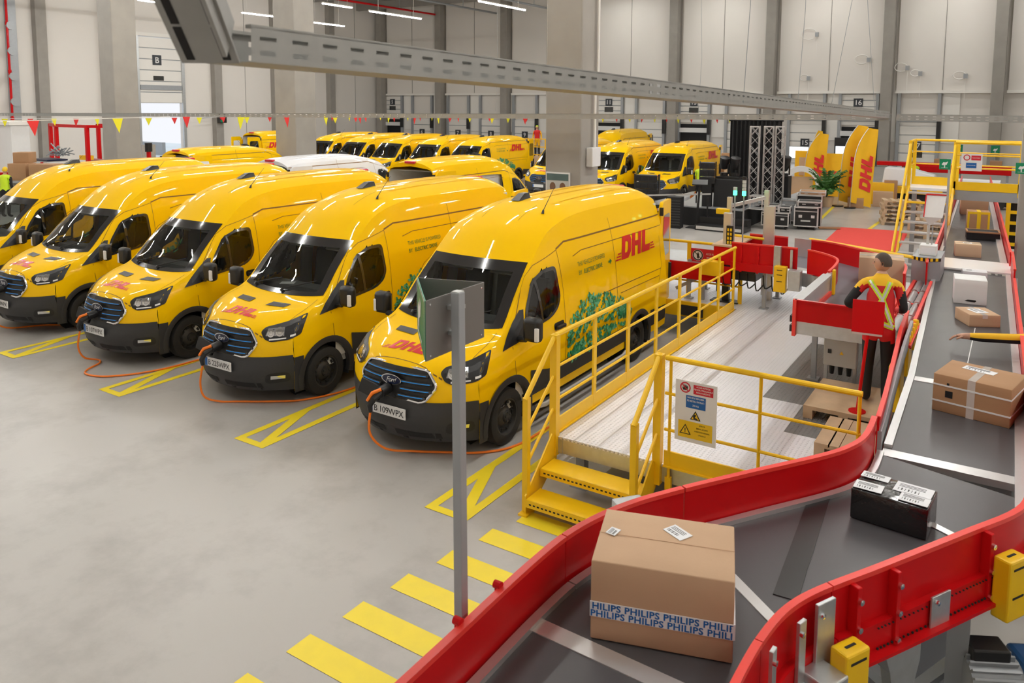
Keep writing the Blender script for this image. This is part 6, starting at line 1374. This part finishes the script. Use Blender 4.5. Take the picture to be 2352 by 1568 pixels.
bunting('string of large red and yellow pennants, biggest at the left, running to the far docks',[(-20.2,8.6,3.67),(-20.46,10.05,3.66),(-21.3,14.9,3.72),(-22.57,20.66,3.71),(-25.32,33.84,3.57),(-23.76,39.63,3.44)],13,.42,1)
bunting('string of small pennants in front of the drive-in door',[(-37.54,16.32,3.42),(-39.31,22.34,3.33),(-37.09,28.58,3.39),(-33.75,35.54,3.39)],16,.36)
bunting('string of small pennants in front of docks 5 to 9',[(-30.74,27.93,3.60),(-32.68,41.02,3.36),(-29.18,48.07,3.24)],14,.36)
bunting('string of small pennants right of the poster column',[(-20.97,41.44,3.48),(-18.35,47.91,3.37),(-14.87,53.75,3.27)],13,.36)
# sign on a grey pole beside the near conveyor
sp=thing('pole_sign','three-sided green and grey sign on a grey square pole beside the near conveyor','sign',(-2.06,2.78,0))
m=MB(); P0=Vector((0,0,0)); P1=Vector((-.185,.205,3.17)); m.bar(P0,P1,.05,.05); m.build('pole',STEEL,sp,bevel=.004); MB().box(-.09,.09,-.09,.09,0,.012).build('foot_plate',STEEL,sp); MB().ob((-.186,.206,3.172),(.045,.045,.006)).build('end_cap',LGRY,sp)
B=Vector((-.25,.53)); Cc=Vector((-.60,.40)); A=Vector((-.245,.03)); B=Vector((-.245,.51))
def panel(name,mt,p,q,z0,z1_,th=.006):
    d=(q-p).normalized(); r=Vector((-d.y,d.x))*th/2; m=MB(); m.prism([tuple(p-r),tuple(q-r),tuple(q+r),tuple(p+r)],lambda a,b,h:(a,b,h),z0,z1_); return m.build(name,mt,sp,bevel=.002)
panel('grey_panel',PNLG,A,B,2.86,3.155); panel('back_panel',PNLG,B,Cc,2.86,3.155)
gp=panel('green_panel',GRN,Cc,A,2.86,3.155)
d=(A-Cc).normalized(); nrm=Vector((d.y,-d.x)); L_=(A-Cc).length
def on(a,b,o=.005): q=Cc+d*a+nrm*o; return (q.x,q.y,2.86+b)
m=MB(); put(m,([(.10,.06),(.16,.06),(.17,.12),(.25,.15),(.28,.22),(.22,.24),(.2,.19),(.12,.2),(.08,.15)],[tuple(range(9))]),on); put(m,rect(.05,.33,.03,.045),on); put(m,rect(0,.01,0,.295),on); put(m,rect(L_-.01,L_,0,.295),on); put(m,rect(0,L_,.285,.295),on); m.build('white_pictogram',WHT,gp)
for a,z in ((.03,2.88),(.03,3.13),(.45,2.88),(.45,3.13)):
    MB().lathe((-.245+.003,.03+a,z),(1,0,0),[(.006,0),(.006,.004),(0,.005)],8).build('rivet',CHR,sp)
MB().box(-.245,-.19,.20,.27,2.95,2.97).box(-.24,-.18,.19,.26,3.08,3.10).build('bracket',GALV,sp)

# ================================================================ PEOPLE
def figure(name,label,loc,rz,J,E,paint,mats,head,hair=None,face=True,root=0,sub_=1,extra=None,look=0.):
    """one skinned body; J: list of (x,y,z,radius)"""
    me=bpy.data.meshes.new('sk'); me.from_pydata([j[:3] for j in J],E,[]); o=bpy.data.objects.new('sk',me); COL.objects.link(o)
    sm=o.modifiers.new('skin','SKIN'); sm.use_smooth_shade=True
    for i,j in enumerate(J):
        r=j[3]; o.data.skin_vertices[0].data[i].radius=(r if isinstance(r,tuple) else (r,r)); o.data.skin_vertices[0].data[i].use_root=(i==root)
    ss=o.modifiers.new('sub','SUBSURF'); ss.levels=ss.render_levels=sub_
    dg=bpy.context.evaluated_depsgraph_get(); dg.update(); em=bpy.data.meshes.new_from_object(o.evaluated_get(dg)); 
    m=MB(); m.add([tuple(v.co) for v in em.vertices],[tuple(p.vertices) for p in em.polygons]); bpy.data.objects.remove(o)
    # head: ellipsoid with jaw, nose, ears
    hc=Vector(head[:3]); hr=head[3]; MH=Matrix.Rotation(look,3,'Z')
    def hp(u,v):
        th=pi*v; ph=2*pi*u; p=Vector((sin(th)*cos(ph)*.82,sin(th)*sin(ph)*.98,cos(th)*1.18))
        if p.z<-.2 : p.x*=1-.28*(-p.z-.2); p.y=p.y*(1-.12*(-p.z-.2))+.10*(-p.z-.2)
        return hc+MH@(p*hr)
    nb=len(m.v); m.grid(lambda i,j:hp(i/16,j/10),17,11)
    if face:
        N=lambda *p: hc+MH@(Vector(p)*hr)
        m.add([N(-.13,.93,-.28),N(.13,.93,-.28),N(0,1.24,-.26),N(-.05,.93,.18),N(.05,.93,.18)],[(0,1,2),(0,2,3),(1,4,2),(3,2,4)])
        for sx in (-1,1):
            m.grid(lambda i,j:N(sx*(.80+.13*sin(pi*j/3)),-.05+.17*cos(2*pi*i/8)*(.4+.6*sin(pi*j/3)),-.05+.30*sin(2*pi*i/8)*(.4+.6*sin(pi*j/3))),9,4)
    me2=m.mesh(name,mats,True,60)
    hz=head[2]-head[3]*1.25
    for p in me2.polygons:
        c=p.center; p.material_index=paint(c) if (c-hc).length>hr*1.45 else 0
    b=bpy.data.objects.new(name,me2); COL.objects.link(b); b.location=loc; b.rotation_euler.z=rz; tag(b,label,'person')
    N=lambda *p: hc+MH@(Vector(p)*hr)
    if face:
        e=MB()
        for sx in (-1,1): e.lathe(N(sx*.33,.86,.05),MH@Vector((0,1,0)),[(.14*hr,0),(.10*hr,.05*hr),(0,.07*hr)],8)
        e.build('eye',BLK,b); q=MB(); q.add([N(-.28,.93,-.58),N(.28,.93,-.58),N(.2,.965,-.66),N(-.2,.965,-.66)],[(0,1,2,3)]); q.build('mouth',BRWN,b)
    if hair is not None:
        h=MB(); 
        def hq(u,v):
            th=pi*.60*v; ph=2*pi*u; yy=sin(ph)
            if yy>-.1: th*= 1-.42*min(1,(yy+.1)/.5)
            p=Vector((sin(th)*cos(ph)*.87,sin(th)*sin(ph)*1.03-.03,cos(th)*1.24)); return hc+MH@(p*hr)
        h.grid(lambda i,j:hq(i/20,j/8),21,9); h.build('hair' if hair in (HAIR,) else 'cap',hair,b,smooth=True)
    return b
def hand_chain(J,E,wrist,dirv,palm_n,s=1.0,curl=.5,tips=None,rw=.026):
    """palm plus five bent fingers; returns nothing, appends to J,E"""
    w=Vector(J[wrist][:3]); d=Vector(dirv).normalized(); n=Vector(palm_n).normalized(); t=d.cross(n).normalized()
    def addj(p,r,par): J.append((p.x,p.y,p.z,r)); E.append((par,len(J)-1)); return len(J)-1
    palm=addj(w+d*.055*s,(.034*s),wrist)
    for k,(off,L) in enumerate(((-.030,.070),(-.010,.080),(.011,.075),(.030,.058))):
        b=addj(w+d*.092*s+t*off*s,.0095*s,palm); p=Vector(J[b][:3]); dd=d.copy(); 
        for q in range(2):
            dd=(dd-n*curl*(.7+.3*q)).normalized(); p=p+dd*L*.5*s; b=addj(p,.0085*s-.001*q*s,b)
    b=addj(w+d*.045*s-t*.042*s,.011*s,palm); p=Vector(J[b][:3]); b=addj(p+(d*.6-t*.55-n*.25).normalized()*.035*s,.0095*s,b); p=Vector(J[b][:3]); addj(p+(d*.8-t*.15-n*.35).normalized()*.030*s,.0085*s,b)
def human(name,label,loc,rz,H=1.75,lean=.05,arms=None,jacket=None,hair=HAIR,look=0,mats=None,paint=None,legspread=.11,sub_=1,hands=True):
    k=H/1.75; J=[];E=[]
    def a(x,y,z,r,par=None):
        J.append((x*k,y*k,z*k,tuple(q*k for q in r) if isinstance(r,tuple) else r*k)); i=len(J)-1
        if par is not None: E.append((par,i))
        return i
    hip=a(0,0,.95,(.165,.125)); wa=a(0,lean*.3,1.08,(.155,.115),hip); ch=a(0,lean*.8,1.28,(.175,.125),wa); sh=a(0,lean,1.42,(.12,.095),ch); nk=a(0,lean*1.15,1.50,.058,sh); a(0,lean*1.2,1.56,.055,nk)
    for sx in (-1,1):
        h=a(sx*.095,0,.86,.098,hip); kn=a(sx*legspread,.02,.48,.068,h); an=a(sx*legspread,-.02,.09,.050,kn); a(sx*(legspread+.01),.06,.045,.046,an); a(sx*(legspread+.02),.15,.035,.036,len(J)-1)
    arms=arms or {-1:((-.24,.0,1.14),(-.25,.10,.90)),1:((.24,.0,1.14),(.25,.10,.90))}
    for sx in (-1,1):
        s=a(sx*.185,lean,1.40,.070,sh); el=a(*arms[sx][0],.050,s); wr=a(*arms[sx][1],.034,el)
        d=Vector(arms[sx][1])-Vector(arms[sx][0])
        if hands: hand_chain(J,E,wr,d,(0,.2,1) if abs(d.normalized().z)<.7 else (-sx,0,.1),k,.45)
    return figure(name,label,loc,rz,J,E,paint,mats,(0,(lean*1.25+.015)*k,1.645*k,.098*k),hair,True,0,sub_,None,look)
# worker at the sorting chute: red jacket with yellow shoulders, black sleeves and trousers
def paint_w(c):
    if c.z<.74: return 1
    ax=abs(c.x)
    if c.z>1.50: return 1 if c.z<1.545 else 0
    if ax>.215 or (ax>.19 and c.z<1.24):
        d=c.y
        if c.y>.40: return 0
        return 3 if (c.z>1.30 or (c.y<.02 and c.x<0 and c.z>1.08 and c.x<-.30)) else 1
    return 3 if c.z>1.335 else 2
wk=human('worker','man in red and yellow jacket with lime cross straps, leaning on the red chute',(-1.20,9.42,.744),.12,1.68,.16,
   {-1:((-.36,.05,1.15),(-.30,.32,1.06)),1:((.25,.08,1.13),(.20,.34,1.06))},None,HAIR,1.5,[SKIN,JBLK,JRED,JYEL],paint_w,.10,2)
# lime straps laid on the jacket back
bm_=bmesh.new(); bm_.from_mesh(wk.data); wt=BVHTree.FromBMesh(bm_); bm_.free()
def strapw(pts,wd,off,m,mi=0):
    Q=[]
    for (x0,z0),(x1,z1_) in zip(pts,pts[1:]): Q += [(x0+(x1-x0)*i/8,z0+(z1_-z0)*i/8) for i in range(8)]
    Q.append(pts[-1]); vs=[]
    for i,(x,z) in enumerate(Q):
        a=Vector(Q[max(i-1,0)]);b=Vector(Q[min(i+1,len(Q)-1)]); d=(b-a).normalized(); r=Vector((-d.y,d.x))*wd/2
        for s in (-1,1):
            p=Vector((x+s*r.x,-2,z+s*r.y)); h=wt.ray_cast(p,Vector((0,1,0))); q=h[0] if h[0] is not None else p+Vector((0,2,0)); vs.append(q+Vector((0,-off,0)))
    m.add(vs,[(2*i,2*i+1,2*i+3,2*i+2) for i in range(len(Q)-1)],mi)
for pts in ([(-.12,1.39),(.02,1.20),(.13,.92)],[(.09,1.39),(.02,1.20),(-.12,.98)],[(-.12,.97),(.0,.955),(.15,.90)]):
    m=MB(); strapw(pts,.055,.008,m,0); strapw(pts,.022,.012,m,1); m.build('hi_vis_strap',[HVIS,REFL],wk)
# person reaching in from the right edge
def paint_r(c): return 0 if c.x<.03 else (2 if c.z>.012 else 1)
J=[(1.05,.40,.0,.12),(.88,.28,.06,.078),(.50,.10,.02,.062),(.10,.0,.0,.054),(.0,-.01,.0,.038)]; E=[(0,1),(1,2),(2,3),(3,4)]
J += [(1.05,.5,-.45,.15),(1.05,.5,-.85,.13),(1.0,.42,-1.25,.075),(1.0,.44,-1.52,.055),(1.12,.62,-1.25,.075),(1.12,.62,-1.52,.055),(1.02,.45,.12,.06)]; E += [(0,5),(5,6),(6,7),(7,8),(6,9),(9,10),(0,11)]
hand_chain(J,E,4,(-1,-.05,-.12),(0,.1,1),1.15,.6)
def paint_r2(c):
    if c.x<.02: return 0
    if c.z<-.75: return 1
    return 2 if c.z>.0 or c.x>.7 else 1
figure('person','person at the right edge whose yellow sleeved arm reaches over the belt',(-.36,9.85,1.56),0,J,E,paint_r2,[SKIN,JBLK,JYEL],(1.02,.45,.28,.098),HAIR,True,0,1,None,1.6)
# small background figures
def paint_hv(c): return 1 if c.z<.62 else (0 if c.z>1.5 or (abs(c.x)>.2 and c.z<1.0) else (2 if abs(c.x)<.2 and .95<c.z<1.5 else 3))
for lb,loc,rz,hr,m1,m2,lk in (('worker in a lime hi-vis vest and red jacket, standing by the rightmost back van',(-11.05,31.4,0),.2,HAIR,HVIS,JBLK,0),
    ('worker in red and yellow with a lime cap on the yellow picker cart',(-23.3,38.6,1.2),3.4,HVIS,JRED,JYEL,0),
    ('worker in a yellow hi-vis vest behind the bridge stair',(-3.9,39.0,0),.3,HAIR,HVIS,JBLK,0),
    ('worker in a lime hi-vis vest among cartons at the far left edge',(-31.6,13.6,.25),1.0,HVIS,HVIS,JRED,0),
    ('worker in yellow, only the cap showing behind the left vans',(-29.7,13.2,.1),.5,SYEL,HVIS,JBLK,0)):
    h=human('worker',lb,loc,rz,1.76,.04,None,None,hr,lk,[SKIN,JBLK,m1,m2],paint_hv,.11,1,True)
